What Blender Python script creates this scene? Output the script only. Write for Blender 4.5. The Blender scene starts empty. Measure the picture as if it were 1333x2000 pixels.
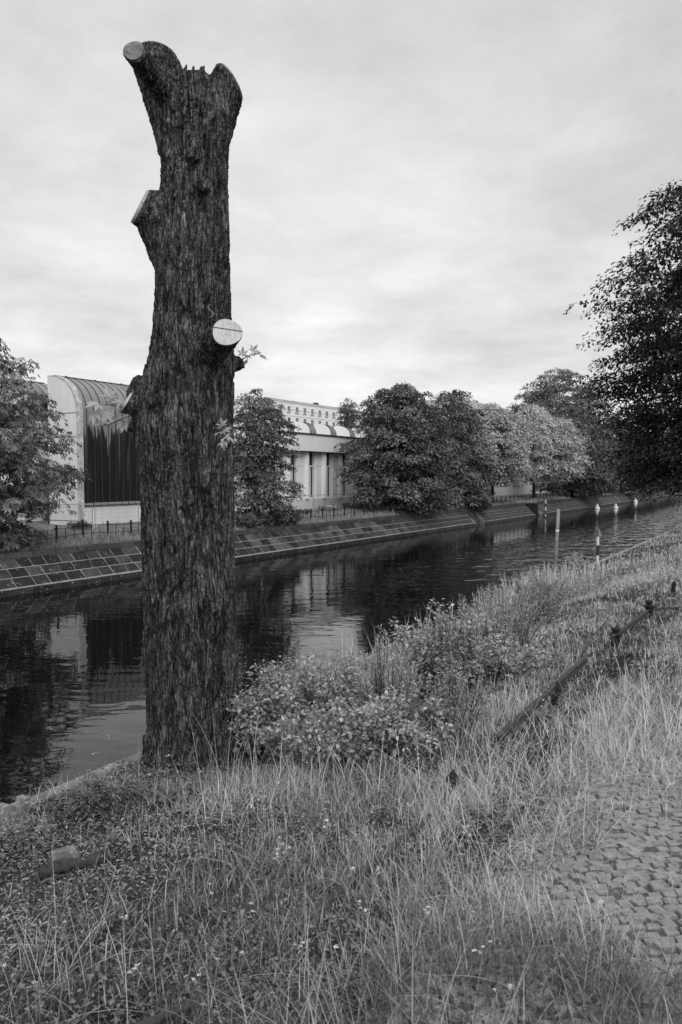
import bpy, math
import numpy as np
from mathutils import Vector, Matrix

sc = bpy.context.scene
COL = sc.collection
R = math.radians
EYE = 4.5
FPX = 1556.0            # focal length in photo pixels (28 mm on a 36 mm tall frame)
PITCH = math.atan(70 / FPX)

# ------------------------------------------------------------------ camera
cam_d = bpy.data.cameras.new('camera')
cam = bpy.data.objects.new('camera', cam_d)
COL.objects.link(cam)
cam.location = (0, 0, EYE)
cam.rotation_euler = (R(90) - PITCH, 0, 0)
cam_d.sensor_fit = 'VERTICAL'
cam_d.sensor_height = 36
cam_d.sensor_width = 24
cam_d.lens = 28
cam_d.clip_start = 0.05
cam_d.clip_end = 5000
cam_d.dof.use_dof = True
cam_d.dof.focus_distance = 7.0
cam_d.dof.aperture_fstop = 5.6
sc.camera = cam

# ------------------------------------------------------------------ world (neutral: the photograph is black and white)
SUN_EL, SUN_AZ = R(43), R(158)          # azimuth clockwise from +Y
w = bpy.data.worlds.new('World')
sc.world = w
w.use_nodes = True
nt = w.node_tree
nt.nodes.clear()
N = nt.nodes.new
L = nt.links.new
out = N('ShaderNodeOutputWorld')
bg = N('ShaderNodeBackground')
sky = N('ShaderNodeTexSky')
sky.sky_type = 'NISHITA'
sky.sun_disc = False
sky.sun_elevation = SUN_EL
sky.sun_rotation = SUN_AZ
sky.dust_density = 4
bw = N('ShaderNodeRGBToBW')
L(sky.outputs[0], bw.inputs[0])
tc = N('ShaderNodeTexCoord')
sep = N('ShaderNodeSeparateXYZ')
L(tc.outputs['Generated'], sep.inputs[0])


def wmath(op, a, b=None, c=None, clamp=False):
    n = N('ShaderNodeMath')
    n.operation = op
    n.use_clamp = clamp
    for i, v in enumerate((a, b, c)):
        if v is None:
            continue
        if isinstance(v, (int, float)):
            n.inputs[i].default_value = v
        else:
            L(v, n.inputs[i])
    return n.outputs[0]


zc = wmath('MAXIMUM', sep.outputs[2], 0.0)
den = wmath('ADD', zc, 0.16)
cx = wmath('DIVIDE', sep.outputs[0], den)
cy = wmath('DIVIDE', sep.outputs[1], den)
comb = N('ShaderNodeCombineXYZ')
L(cx, comb.inputs[0])
L(cy, comb.inputs[1])


def wnoise(scale, detail, rough, dist, off):
    mp = N('ShaderNodeMapping')
    mp.inputs['Location'].default_value = off
    mp.inputs['Scale'].default_value = (1.0, 1.0, 1.0)
    L(comb.outputs[0], mp.inputs[0])
    n = N('ShaderNodeTexNoise')
    n.inputs['Scale'].default_value = scale
    n.inputs['Detail'].default_value = detail
    n.inputs['Roughness'].default_value = rough
    n.inputs['Distortion'].default_value = dist
    L(mp.outputs[0], n.inputs['Vector'])
    return n.outputs[0]


n1 = wnoise(0.75, 7, 0.52, 0.12, (3.1, 0.4, 1.0))
n2 = wnoise(2.3, 8, 0.60, 0.15, (0.3, 7.7, 4.0))
cl = wmath('ADD', wmath('MULTIPLY', n1, 0.54), wmath('MULTIPLY', n2, 0.46))
ramp = N('ShaderNodeValToRGB')
L(cl, ramp.inputs[0])
ramp.color_ramp.elements[0].position = 0.37
ramp.color_ramp.elements[0].color = (0.0, 0.0, 0.0, 1)
ramp.color_ramp.elements[1].position = 0.62
ramp.color_ramp.elements[1].color = (1, 1, 1, 1)
rbw = N('ShaderNodeRGBToBW')
L(ramp.outputs[0], rbw.inputs[0])
# brightness of the cloud deck by height: whitest low over the canal, greyer overhead
gr = N('ShaderNodeValToRGB')
L(zc, gr.inputs[0])
for e, (p, v) in zip(gr.color_ramp.elements, ((0.0, 9.1), (1.0, 7.2))):
    e.position = p
    e.color = (v / 10, v / 10, v / 10, 1)
for p, v in ((0.12, 9.4), (0.24, 9.4), (0.38, 8.9), (0.52, 8.2)):
    e = gr.color_ramp.elements.new(p)
    e.color = (v / 10, v / 10, v / 10, 1)
gbw = N('ShaderNodeRGBToBW')
L(gr.outputs[0], gbw.inputs[0])
mod = wmath('MULTIPLY_ADD', rbw.outputs[0], 0.40, 0.80)
deck = wmath('MULTIPLY', wmath('MULTIPLY', gbw.outputs[0], 9.0), mod)
mixed = wmath('ADD', wmath('MULTIPLY', deck, 0.95), wmath('MULTIPLY', bw.outputs[0], 0.08))
L(mixed, bg.inputs['Color'])
bg.inputs['Strength'].default_value = 0.10
L(bg.outputs[0], out.inputs[0])

# ------------------------------------------------------------------ sun (veiled by the cloud)
sd = bpy.data.lights.new('sun', 'SUN')
sd.energy = 1.5
sd.angle = R(50)
sd.color = (1, 1, 1)
so = bpy.data.objects.new('sun', sd)
COL.objects.link(so)
sdir = Vector((math.sin(SUN_AZ) * math.cos(SUN_EL), math.cos(SUN_AZ) * math.cos(SUN_EL), math.sin(SUN_EL)))
so.rotation_euler = sdir.to_track_quat('Z', 'Y').to_euler()
so.location = (0, 0, 60)

sc.view_settings.view_transform = 'Standard'
sc.view_settings.look = 'None'
sc.view_settings.exposure = 0.0
sc.view_settings.gamma = 1
sc.view_settings.use_curve_mapping = False
sc.cycles.max_bounces = 6
sc.cycles.transparent_max_bounces = 4
sc.cycles.use_denoising = True

# ------------------------------------------------------------------ coordinates
# s runs along the canal (away from the camera), t across it towards the far bank; z = 0 is the water
DS = np.array((0.5, math.sqrt(3) / 2, 0.0))
DT = np.array((-math.sqrt(3) / 2, 0.5, 0.0))
ROT = R(60)             # turns local x into the canal direction


def W(s, t, z=0.0):
    s, t, z = np.broadcast_arrays(np.asarray(s, float), np.asarray(t, float), np.asarray(z, float))
    return s[..., None] * DS + t[..., None] * DT + z[..., None] * np.array((0, 0, 1.0))


def ST(p):
    p = np.asarray(p, float)
    return p @ DS, p @ DT


cp, sp = math.cos(PITCH), math.sin(PITCH)


def ray(px, py):
    u, v = (px - 666.5) / FPX, (py - 1000) / FPX
    return np.array((u, cp - v * sp, -sp - v * cp))


def at_y(px, py, y):
    d = ray(px, py)
    return np.array((0, 0, EYE)) + d * (y / d[1])


def on_z(px, py, z):
    d = ray(px, py)
    return np.array((0, 0, EYE)) + d * ((z - EYE) / d[2])


def on_t(px, py, t):
    d = ray(px, py)
    return np.array((0, 0, EYE)) + d * (t / (d @ DT))


def project(P):
    q = np.asarray(P, float) - np.array((0, 0, EYE))
    f = q[..., 1] * cp - q[..., 2] * sp
    up = q[..., 1] * sp + q[..., 2] * cp
    f_ = np.where(f > 0.05, f, 0.05)
    return 666.5 + FPX * q[..., 0] / f_, 1000 - FPX * up / f_, f


def in_view(P, mx=220, my=260):
    x, y, f = project(P)
    return (f > 0.6) & (x > -mx) & (x < 1333 + mx) & (y > -my) & (y < 2000 + my)


# ------------------------------------------------------------------ noise
def hsh(ix, iy, iz, seed):
    h = (ix.astype(np.int64) * 374761393 + iy.astype(np.int64) * 668265263 + iz.astype(np.int64) * 2147483647 + seed * 974711) & 0xFFFFFFFF
    h = ((h ^ (h >> 13)) * 1274126177) & 0xFFFFFFFF
    h = ((h ^ (h >> 16)) * 2246822519) & 0xFFFFFFFF
    return ((h ^ (h >> 15)) & 0xFFFFFF) / float(0x1000000)


def vnoise(p, seed=0):
    p = np.asarray(p, float)
    i = np.floor(p)
    f = p - i
    f = f * f * (3 - 2 * f)
    i = i.astype(np.int64)
    r = 0
    for dx in (0, 1):
        wx = f[..., 0] if dx else 1 - f[..., 0]
        for dy in (0, 1):
            wy = f[..., 1] if dy else 1 - f[..., 1]
            for dz in (0, 1):
                wz = f[..., 2] if dz else 1 - f[..., 2]
                r = r + wx * wy * wz * hsh(i[..., 0] + dx, i[..., 1] + dy, i[..., 2] + dz, seed)
    return r * 2 - 1


def fbm(p, oct=4, seed=0, gain=0.5):
    p = np.asarray(p, float)
    a, r = 1.0, 0
    for k in range(oct):
        r = r + a * vnoise(p, seed + k * 17)
        p = p * 2.03 + 11.7
        a *= gain
    return r


def voronoi(p, seed=0):
    i = np.floor(p).astype(np.int64)
    f1 = np.full(len(p), 9.0)
    f2 = np.full(len(p), 9.0)
    cid = np.zeros(len(p))
    for dx in (-1, 0, 1):
        for dy in (-1, 0, 1):
            for dz in (-1, 0, 1):
                a, b, c = i[:, 0] + dx, i[:, 1] + dy, i[:, 2] + dz
                q = np.stack((a + hsh(a, b, c, seed), b + hsh(a, b, c, seed + 1), c + hsh(a, b, c, seed + 2)), 1)
                d = np.linalg.norm(q - p, axis=1)
                near = d < f1
                f2 = np.where(near, f1, np.minimum(f2, d))
                cid = np.where(near, hsh(a, b, c, seed + 3), cid)
                f1 = np.where(near, d, f1)
    return f1, f2, cid


def unit(v):
    return v / np.maximum(np.linalg.norm(v, axis=-1, keepdims=True), 1e-9)


def sst(a, b, x):
    k = np.clip((x - a) / (b - a), 0, 1)
    return k * k * (3 - 2 * k)


# ------------------------------------------------------------------ objects
ORIGIN = {}


def mesh_data(name, v, f, tone=None, smooth=False):
    """f: (n,3) or (n,4) array, or a list of polygons"""
    me = bpy.data.meshes.new(name)
    v = np.asarray(v, np.float32)
    if isinstance(f, np.ndarray):
        k = f.shape[1]
        me.vertices.add(len(v))
        me.vertices.foreach_set('co', v.ravel())
        me.loops.add(f.size)
        me.loops.foreach_set('vertex_index', f.ravel().astype(np.int32))
        me.polygons.add(len(f))
        me.polygons.foreach_set('loop_start', np.arange(0, f.size, k, dtype=np.int32))
        me.update(calc_edges=True)
    else:
        me.from_pydata([tuple(map(float, q)) for q in v], [], [tuple(map(int, q)) for q in f])
        me.update()
    if smooth:
        me.polygons.foreach_set('use_smooth', np.ones(len(me.polygons), bool))
    if tone is not None:
        a = me.attributes.new('tone', 'FLOAT', 'POINT')
        a.data.foreach_set('value', np.asarray(tone, np.float32))
    return me


def tag(o, label=None, cat=None, group=None, kind=None):
    if label:
        o['label'] = label
    if cat:
        o['category'] = cat
    if group:
        o['group'] = group
    if kind:
        o['kind'] = kind
    return o


def thing(name, loc, label, cat, group=None):
    o = bpy.data.objects.new(name, None)
    o.empty_display_size = 0.2
    COL.objects.link(o)
    o.location = tuple(map(float, loc))
    ORIGIN[o] = np.asarray(loc, float)
    return tag(o, label, cat, group)


def obj(name, v, f, mat, parent=None, tone=None, smooth=False, label=None, cat=None, group=None, kind=None):
    """world-space vertices; stored relative to the origin of the thing it belongs to"""
    v = np.asarray(v, float)
    if parent is not None:
        og = ORIGIN[parent]
        loc = (0, 0, 0)
    else:
        og = np.array((v[:, 0].mean(), v[:, 1].mean(), v[:, 2].min()))
        loc = tuple(og)
    me = mesh_data(name, v - og, f, tone, smooth)
    me.materials.append(mat)
    o = bpy.data.objects.new(name, me)
    COL.objects.link(o)
    o.location = loc
    ORIGIN[o] = og
    if parent is not None:
        o.parent = parent
    return tag(o, label, cat, group, kind)


def inst(name, me, parent, loc, rz=0.0, scale=(1, 1, 1), rot=None):
    """a piece sharing mesh data, placed in world space under parent"""
    o = bpy.data.objects.new(name, me)
    COL.objects.link(o)
    o.parent = parent
    o.location = tuple(np.asarray(loc, float) - ORIGIN[parent])
    o.rotation_euler = rot if rot is not None else (0, 0, rz)
    o.scale = scale
    ORIGIN[o] = np.asarray(loc, float)
    return o


class MB:
    """collects polygons for one mesh"""
    def __init__(self):
        self.v, self.f, self.n = [], [], 0

    def add(self, v, f):
        v = np.asarray(v, float).reshape(-1, 3)
        self.v.append(v)
        self.f += [tuple(int(i) + self.n for i in q) for q in f]
        self.n += len(v)
        return self

    def box(self, s0, s1, t0, t1, z0, z1):
        """box in canal coordinates"""
        P = [W(s, t, z) for z in (z0, z1) for t in (t0, t1) for s in (s0, s1)]
        return self.add(P, BOXF)

    def lbox(self, x0, x1, y0, y1, z0, z1):
        P = [(x, y, z) for z in (z0, z1) for y in (y0, y1) for x in (x0, x1)]
        return self.add(P, BOXF)

    def tube(self, pts, rad, n=8, cap=True, seed=None):
        v, f = tube(pts, rad, n, cap)
        return self.add(v, f)

    def obj(self, name, mat, parent=None, **k):
        return obj(name, np.concatenate(self.v), self.f, mat, parent, **k)

    def mesh(self, name, mat, smooth=False):
        me = mesh_data(name, np.concatenate(self.v), self.f, None, smooth)
        me.materials.append(mat)
        return me


BOXF = [(0, 2, 3, 1), (4, 5, 7, 6), (0, 1, 5, 4), (1, 3, 7, 5), (3, 2, 6, 7), (2, 0, 4, 6)]


def frame_at(d):
    d = d / max(np.linalg.norm(d), 1e-9)
    a = np.array((0, 0, 1.0)) if abs(d[2]) < 0.9 else np.array((0, 1.0, 0))
    x = np.cross(a, d)
    x /= np.linalg.norm(x)
    return x, np.cross(d, x)


def tube(pts, rad, n=8, cap=True):
    pts = np.asarray(pts, float)
    m = len(pts)
    rad = np.broadcast_to(np.asarray(rad, float), (m,))
    T = np.gradient(pts, axis=0)
    V, F = [], []
    x = None
    for i in range(m):
        d = T[i] / max(np.linalg.norm(T[i]), 1e-9)
        if x is None:
            x, y = frame_at(d)
        else:
            x = x - d * (x @ d)
            x /= np.linalg.norm(x)
            y = np.cross(d, x)
        for k in range(n):
            a = 2 * math.pi * k / n
            V.append(pts[i] + rad[i] * (math.cos(a) * x + math.sin(a) * y))
    for i in range(m - 1):
        for k in range(n):
            F.append((i * n + k, i * n + (k + 1) % n, (i + 1) * n + (k + 1) % n, (i + 1) * n + k))
    if cap:
        F.append(tuple(range(n))[::-1])
        F.append(tuple((m - 1) * n + k for k in range(n)))
    return np.array(V), F


def lathe(c, prof, n=12):
    """prof: (radius, z) pairs about the vertical through c"""
    V, F = [], []
    for r, z in prof:
        for k in range(n):
            a = 2 * math.pi * k / n
            V.append((c[0] + r * math.cos(a), c[1] + r * math.sin(a), c[2] + z))
    for i in range(len(prof) - 1):
        for k in range(n):
            F.append((i * n + k, i * n + (k + 1) % n, (i + 1) * n + (k + 1) % n, (i + 1) * n + k))
    F.append(tuple(range(n))[::-1])
    F.append(tuple((len(prof) - 1) * n + k for k in range(n)))
    return V, F


# ------------------------------------------------------------------ materials (all neutral greys)
def g(v):
    return (v, v, v, 1)


def material(name, base=0.2, rough=0.8, spec=0.3, noise=None, bump=None, tone=None, trans=0.0, speck=None, metal=0.0, geo=False):
    """noise: list of (scale xyz, detail, lo, hi) multiplied on the base; bump: list of (scale xyz, detail, distance)
    tone: (lo, hi) spread by the 'tone' attribute; speck: (scale, threshold, value) pale spots"""
    m = bpy.data.materials.new(name)
    m.use_nodes = True
    t = m.node_tree
    P = t.nodes['Principled BSDF']
    P.inputs['Roughness'].default_value = rough
    P.inputs['Specular IOR Level'].default_value = spec
    P.inputs['Metallic'].default_value = metal
    co = t.nodes.new('ShaderNodeTexCoord')
    src = co.outputs['Object']
    if geo:
        src = t.nodes.new('ShaderNodeNewGeometry').outputs['Position']

    def mth(op, a, b, clamp=False):
        n = t.nodes.new('ShaderNodeMath')
        n.operation = op
        n.use_clamp = clamp
        for i, q in enumerate((a, b)):
            if isinstance(q, (int, float)):
                n.inputs[i].default_value = q
            else:
                t.links.new(q, n.inputs[i])
        return n.outputs[0]

    def nz(scale, detail, rough_=0.55):
        mp = t.nodes.new('ShaderNodeMapping')
        mp.inputs['Scale'].default_value = scale if isinstance(scale, tuple) else (scale,) * 3
        t.links.new(src, mp.inputs[0])
        n = t.nodes.new('ShaderNodeTexNoise')
        n.inputs['Scale'].default_value = 1
        n.inputs['Detail'].default_value = detail
        n.inputs['Roughness'].default_value = rough_
        t.links.new(mp.outputs[0], n.inputs['Vector'])
        return n.outputs[0]

    def mapr(x, a, b, lo, hi):
        n = t.nodes.new('ShaderNodeMapRange')
        t.links.new(x, n.inputs[0])
        for i, q in enumerate((a, b, lo, hi)):
            n.inputs[i + 1].default_value = q
        return n.outputs[0]

    val = None
    if tone:
        at = t.nodes.new('ShaderNodeAttribute')
        at.attribute_name = 'tone'
        val = mapr(at.outputs['Fac'], 0, 1, tone[0], tone[1])
    for scale, det, lo, hi in noise or []:
        q = mapr(nz(scale, det), 0.32, 0.68, lo, hi)
        val = mth('MULTIPLY', q, val if val is not None else base)
    if speck:
        for scale, th, v in (speck if isinstance(speck, list) else [speck]):
            k = mapr(nz(scale, 2), th, th + 0.04, 0, 1)
            mx = t.nodes.new('ShaderNodeMix')
            mx.data_type = 'FLOAT'
            t.links.new(k, mx.inputs[0])
            if val is None:
                mx.inputs[2].default_value = base
            else:
                t.links.new(val, mx.inputs[2])
            mx.inputs[3].default_value = v
            val = mx.outputs[0]
    if val is None:
        P.inputs['Base Color'].default_value = g(base)
    else:
        t.links.new(val, P.inputs['Base Color'])
    last = None
    for scale, det, dist in bump or []:
        b = t.nodes.new('ShaderNodeBump')
        b.inputs['Strength'].default_value = 1
        b.inputs['Distance'].default_value = dist
        t.links.new(nz(scale, det), b.inputs['Height'])
        if last:
            t.links.new(last, b.inputs['Normal'])
        last = b.outputs[0]
    if last:
        t.links.new(last, P.inputs['Normal'])
    if trans:
        tr = t.nodes.new('ShaderNodeBsdfTranslucent')
        if val is None:
            tr.inputs[0].default_value = g(base)
        else:
            t.links.new(val, tr.inputs[0])
        mx = t.nodes.new('ShaderNodeMixShader')
        mx.inputs[0].default_value = trans
        t.links.new(P.outputs[0], mx.inputs[1])
        t.links.new(tr.outputs[0], mx.inputs[2])
        t.links.new(mx.outputs[0], t.nodes['Material Output'].inputs[0])
    return m


M = {}
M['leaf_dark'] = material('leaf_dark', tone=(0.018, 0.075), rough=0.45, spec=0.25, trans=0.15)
M['leaf_mid'] = material('leaf_mid', tone=(0.055, 0.28), rough=0.42, spec=0.35, trans=0.2)
M['leaf_grey'] = material('leaf_grey', tone=(0.09, 0.32), rough=0.45, spec=0.35, trans=0.2)
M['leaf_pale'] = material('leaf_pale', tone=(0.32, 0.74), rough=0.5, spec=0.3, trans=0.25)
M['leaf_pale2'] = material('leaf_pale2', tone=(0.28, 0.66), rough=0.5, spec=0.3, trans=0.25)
M['leaf_shrub'] = material('leaf_shrub', tone=(0.06, 0.66), rough=0.42, spec=0.35, trans=0.25)
M['leaf_feather'] = material('leaf_feather', tone=(0.28, 0.62), rough=0.6, spec=0.2, trans=0.25)
M['leaf_sprig'] = material('leaf_sprig', tone=(0.35, 0.6), rough=0.5, spec=0.3, trans=0.35)
M['grass'] = material('grass', tone=(0.10, 0.92), rough=0.55, spec=0.3, trans=0.25)
M['grass_far'] = material('grass_far', tone=(0.2, 0.5), rough=0.6, spec=0.2, trans=0.2)
M['hay'] = material('hay', tone=(0.42, 0.85), rough=0.6, spec=0.25, trans=0.2)
M['weed'] = material('weed', tone=(0.08, 0.40), rough=0.5, spec=0.3, trans=0.2)
M['petal'] = material('petal', tone=(0.6, 0.85), rough=0.6, spec=0.2, trans=0.3)
M['twig'] = material('twig', base=0.09, rough=0.9, spec=0.1, noise=[(30.0, 3, 0.5, 1.5)])
M['tree_bark'] = material('tree_bark', base=0.035, rough=0.9, spec=0.15, noise=[((9, 9, 2.5), 4, 0.5, 1.5)], bump=[((14, 14, 4), 3, 0.04)])
M['bark'] = material('bark', tone=(0.03, 0.29), rough=0.85, spec=0.22,
                     noise=[((40, 40, 8), 5, 0.6, 1.4), ((2.2, 2.2, 1.1), 3, 0.7, 1.3)],
                     bump=[((85, 85, 14), 4, 0.02), ((260, 260, 90), 2, 0.003)],
                     speck=[((80, 80, 50), 0.685, 0.36), ((38, 38, 26), 0.72, 0.30)])


def add_fissures(m):
    """thin dark cracks between the bark plates, as colour and relief"""
    t = m.node_tree
    P = t.nodes['Principled BSDF']
    co = t.nodes.new('ShaderNodeTexCoord')
    col = P.inputs['Base Color'].links[0].from_socket
    nrm = P.inputs['Normal'].links[0].from_socket
    for scale, dist, width, dark, depth in (((17, 17, 2.1), 0.9, 0.055, 0.25, 0.022), ((34, 34, 4.6), 1.2, 0.06, 0.35, 0.014), ((12, 12, 15), 0.8, 0.03, 0.45, 0.010)):
        mp = t.nodes.new('ShaderNodeMapping')
        mp.inputs['Scale'].default_value = scale
        t.links.new(co.outputs['Object'], mp.inputs[0])
        n = t.nodes.new('ShaderNodeTexNoise')
        n.inputs['Scale'].default_value = 1
        n.inputs['Detail'].default_value = 3.5
        n.inputs['Roughness'].default_value = 0.55
        n.inputs['Distortion'].default_value = dist
        t.links.new(mp.outputs[0], n.inputs['Vector'])
        s_ = t.nodes.new('ShaderNodeMath')
        s_.operation = 'SUBTRACT'
        t.links.new(n.outputs[0], s_.inputs[0])
        s_.inputs[1].default_value = 0.5
        a = t.nodes.new('ShaderNodeMath')
        a.operation = 'ABSOLUTE'
        t.links.new(s_.outputs[0], a.inputs[0])
        mr = t.nodes.new('ShaderNodeMapRange')
        mr.interpolation_type = 'SMOOTHSTEP'
        t.links.new(a.outputs[0], mr.inputs[0])
        mr.inputs[1].default_value = 0.0
        mr.inputs[2].default_value = width
        mr.inputs[3].default_value = dark
        mr.inputs[4].default_value = 1.0
        mu = t.nodes.new('ShaderNodeMath')
        mu.operation = 'MULTIPLY'
        t.links.new(col, mu.inputs[0])
        t.links.new(mr.outputs[0], mu.inputs[1])
        col = mu.outputs[0]
        b = t.nodes.new('ShaderNodeBump')
        b.inputs['Distance'].default_value = depth
        t.links.new(mr.outputs[0], b.inputs['Height'])
        t.links.new(nrm, b.inputs['Normal'])
        nrm = b.outputs[0]
    t.links.new(col, P.inputs['Base Color'])
    t.links.new(nrm, P.inputs['Normal'])


add_fissures(M['bark'])
M['log_bark'] = material('log_bark', base=0.05, rough=0.85, spec=0.2, noise=[(40.0, 4, 0.6, 1.4)], bump=[(80.0, 4, 0.006)])
M['cut_wood'] = material('cut_wood', base=0.62, rough=0.75, spec=0.2, noise=[((40, 40, 9), 4, 0.86, 1.1), (7.0, 3, 0.88, 1.08)], bump=[((60, 60, 14), 3, 0.002)])
M['cut_wood_old'] = material('cut_wood_old', base=0.27, rough=0.85, spec=0.15, noise=[((12, 12, 34), 4, 0.55, 1.3), (11.0, 3, 0.6, 1.25)], bump=[((60, 60, 14), 3, 0.002)])
M['wood_grey'] = material('wood_grey', base=0.28, rough=0.9, spec=0.1, noise=[((40, 40, 5), 4, 0.5, 1.3)], bump=[((60, 60, 8), 3, 0.006)])


def add_rings(m, freq):
    t = m.node_tree
    P = t.nodes['Principled BSDF']
    co = t.nodes.new('ShaderNodeTexCoord')
    sb = t.nodes.new('ShaderNodeVectorMath')
    sb.operation = 'SUBTRACT'
    t.links.new(co.outputs['Generated'], sb.inputs[0])
    sb.inputs[1].default_value = (0.47, 0.5, 0.56)
    wv = t.nodes.new('ShaderNodeTexWave')
    wv.wave_type = 'RINGS'
    wv.rings_direction = 'SPHERICAL'
    wv.inputs['Scale'].default_value = freq
    wv.inputs['Distortion'].default_value = 2.2
    wv.inputs['Detail'].default_value = 3
    t.links.new(sb.outputs[0], wv.inputs['Vector'])
    mr = t.nodes.new('ShaderNodeMapRange')
    t.links.new(wv.outputs['Fac'], mr.inputs[0])
    mr.inputs[3].default_value = 0.82
    mr.inputs[4].default_value = 1.04
    mu = t.nodes.new('ShaderNodeMath')
    mu.operation = 'MULTIPLY'
    t.links.new(P.inputs['Base Color'].links[0].from_socket, mu.inputs[0])
    t.links.new(mr.outputs[0], mu.inputs[1])
    t.links.new(mu.outputs[0], P.inputs['Base Color'])


add_rings(M['cut_wood'], 3.2)
add_rings(M['cut_wood_old'], 3.0)
M['soil'] = material('soil', base=0.06, rough=0.95, spec=0.1, noise=[(2.2, 5, 0.55, 1.5), (28.0, 5, 0.5, 1.5), (120.0, 3, 0.6, 1.4)], bump=[(45.0, 5, 0.03), (160.0, 3, 0.012)], geo=True)
M['far_soil'] = material('far_soil', base=0.16, rough=0.95, spec=0.1, noise=[(0.6, 5, 0.6, 1.4), (6.0, 5, 0.55, 1.5)], bump=[(5.0, 5, 0.1)], geo=True)
M['chip'] = material('chip', tone=(0.06, 0.5), rough=0.85, spec=0.1)
M['cobble'] = material('cobble', base=0.27, rough=0.75, spec=0.3, noise=[(20.0, 4, 0.75, 1.25), (150.0, 3, 0.8, 1.2)], bump=[(140.0, 4, 0.0025)], geo=True)
M['path_dirt'] = material('path_dirt', base=0.13, rough=0.95, spec=0.1, noise=[(25.0, 5, 0.5, 1.5), (120.0, 3, 0.6, 1.4)], bump=[(90.0, 5, 0.012)], geo=True)
M['iron'] = material('iron', base=0.02, rough=0.7, spec=0.2, noise=[(25.0, 4, 0.6, 1.6)], bump=[(90.0, 3, 0.003)])
M['iron_rail'] = material('iron_rail', base=0.06, rough=0.75, spec=0.25, noise=[(18.0, 4, 0.65, 1.4)], bump=[(60.0, 4, 0.004)])
M['sign_grey'] = material('sign_grey', base=0.24, rough=0.6)
M['sign_dark'] = material('sign_dark', base=0.12, rough=0.6)
M['post_grey'] = material('post_grey', base=0.24, rough=0.6, spec=0.3, noise=[(12.0, 3, 0.75, 1.2)])
M['galv'] = material('galv', base=0.36, rough=0.55, spec=0.4, metal=0.3, noise=[(12.0, 3, 0.8, 1.2)])
M['black_paint'] = material('black_paint', base=0.03, rough=0.5, spec=0.4)
M['white_paint'] = material('white_paint', base=0.75, rough=0.5, spec=0.4, noise=[(15.0, 3, 0.85, 1.05)])
M['buoy_white'] = material('buoy_white', base=0.85, rough=0.45, spec=0.4)
M['panel'] = material('panel', base=0.76, rough=0.7, spec=0.25, noise=[(0.5, 4, 0.93, 1.05), ((3.0, 3.0, 0.35), 4, 0.94, 1.04)], geo=True)
M['panel_edge'] = material('panel_edge', base=0.62, rough=0.8, spec=0.2, noise=[(3.0, 5, 0.55, 1.2), (14.0, 4, 0.7, 1.15)], geo=True)
M['plaster'] = material('plaster', base=0.85, rough=0.8, spec=0.2, noise=[(0.3, 4, 0.94, 1.05)], geo=True)
M['plaster_dim'] = material('plaster_dim', base=0.55, rough=0.8, spec=0.2, noise=[(0.4, 4, 0.92, 1.06)], geo=True)
M['seam'] = material('seam', base=0.06, rough=0.8)
M['zinc'] = material('zinc', base=0.34, rough=0.5, spec=0.4, metal=0.2, noise=[((1.5, 1.5, 0.5), 4, 0.8, 1.2)], geo=True)
M['trim_dark'] = material('trim_dark', base=0.05, rough=0.6)
M['glass'] = material('glass', base=0.025, rough=0.08, spec=0.5)
M['glass_grey'] = material('glass_grey', base=0.10, rough=0.2, spec=0.5)
M['mortar'] = material('mortar', base=0.32, rough=0.95, spec=0.1, noise=[(3.0, 4, 0.7, 1.2)], geo=True)
M['mortar_dark'] = material('mortar_dark', base=0.26, rough=0.95, spec=0.1, noise=[(3.0, 4, 0.6, 1.3)], geo=True)
BLOCKM = []
for k, bv in enumerate((0.024, 0.036, 0.054, 0.082)):
    BLOCKM.append(material('block_stone', base=bv, rough=0.85, spec=0.2, noise=[(2.0, 5, 0.6, 1.5), (16.0, 4, 0.7, 1.35)],
                           bump=[(14.0, 5, 0.02)], speck=[(9.0, 0.69 - 0.02 * (k % 2), 0.38)], geo=True))
M['coping'] = material('coping', base=0.075, rough=0.85, spec=0.2, noise=[(2.0, 5, 0.6, 1.5), (14.0, 4, 0.7, 1.3)], bump=[(14.0, 5, 0.02)], geo=True)
M['quay_stone'] = material('quay_stone', base=0.26, rough=0.85, spec=0.2, noise=[(3.0, 5, 0.7, 1.3), (22.0, 4, 0.75, 1.25)], bump=[(30.0, 5, 0.01)], geo=True)


# streaked dark cladding of the shed: pale runs washed down from the roof (a stain with a shape of its own)
def streak_mat():
    m = bpy.data.materials.new('streaked_metal')
    m.use_nodes = True
    t = m.node_tree
    P = t.nodes['Principled BSDF']
    P.inputs['Roughness'].default_value = 0.55
    P.inputs['Specular IOR Level'].default_value = 0.15
    at = t.nodes.new('ShaderNodeAttribute')
    at.attribute_name = 'tone'
    geo = t.nodes.new('ShaderNodeNewGeometry')
    mp = t.nodes.new('ShaderNodeMapping')
    mp.inputs['Scale'].default_value = (6, 6, 0.7)
    t.links.new(geo.outputs['Position'], mp.inputs[0])
    nz = t.nodes.new('ShaderNodeTexNoise')
    nz.inputs['Scale'].default_value = 1
    nz.inputs['Detail'].default_value = 4
    t.links.new(mp.outputs[0], nz.inputs['Vector'])
    a = t.nodes.new('ShaderNodeMath')
    a.operation = 'MULTIPLY_ADD'
    t.links.new(nz.outputs[0], a.inputs[0])
    a.inputs[1].default_value = 0.12
    t.links.new(at.outputs['Fac'], a.inputs[2])
    mr = t.nodes.new('ShaderNodeMapRange')
    t.links.new(a.outputs[0], mr.inputs[0])
    mr.inputs[1].default_value = 0.05
    mr.inputs[2].default_value = 1.06
    mr.inputs[3].default_value = 0.013
    mr.inputs[4].default_value = 0.30
    t.links.new(mr.outputs[0], P.inputs['Base Color'])
    return m


M['streak'] = streak_mat()


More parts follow.
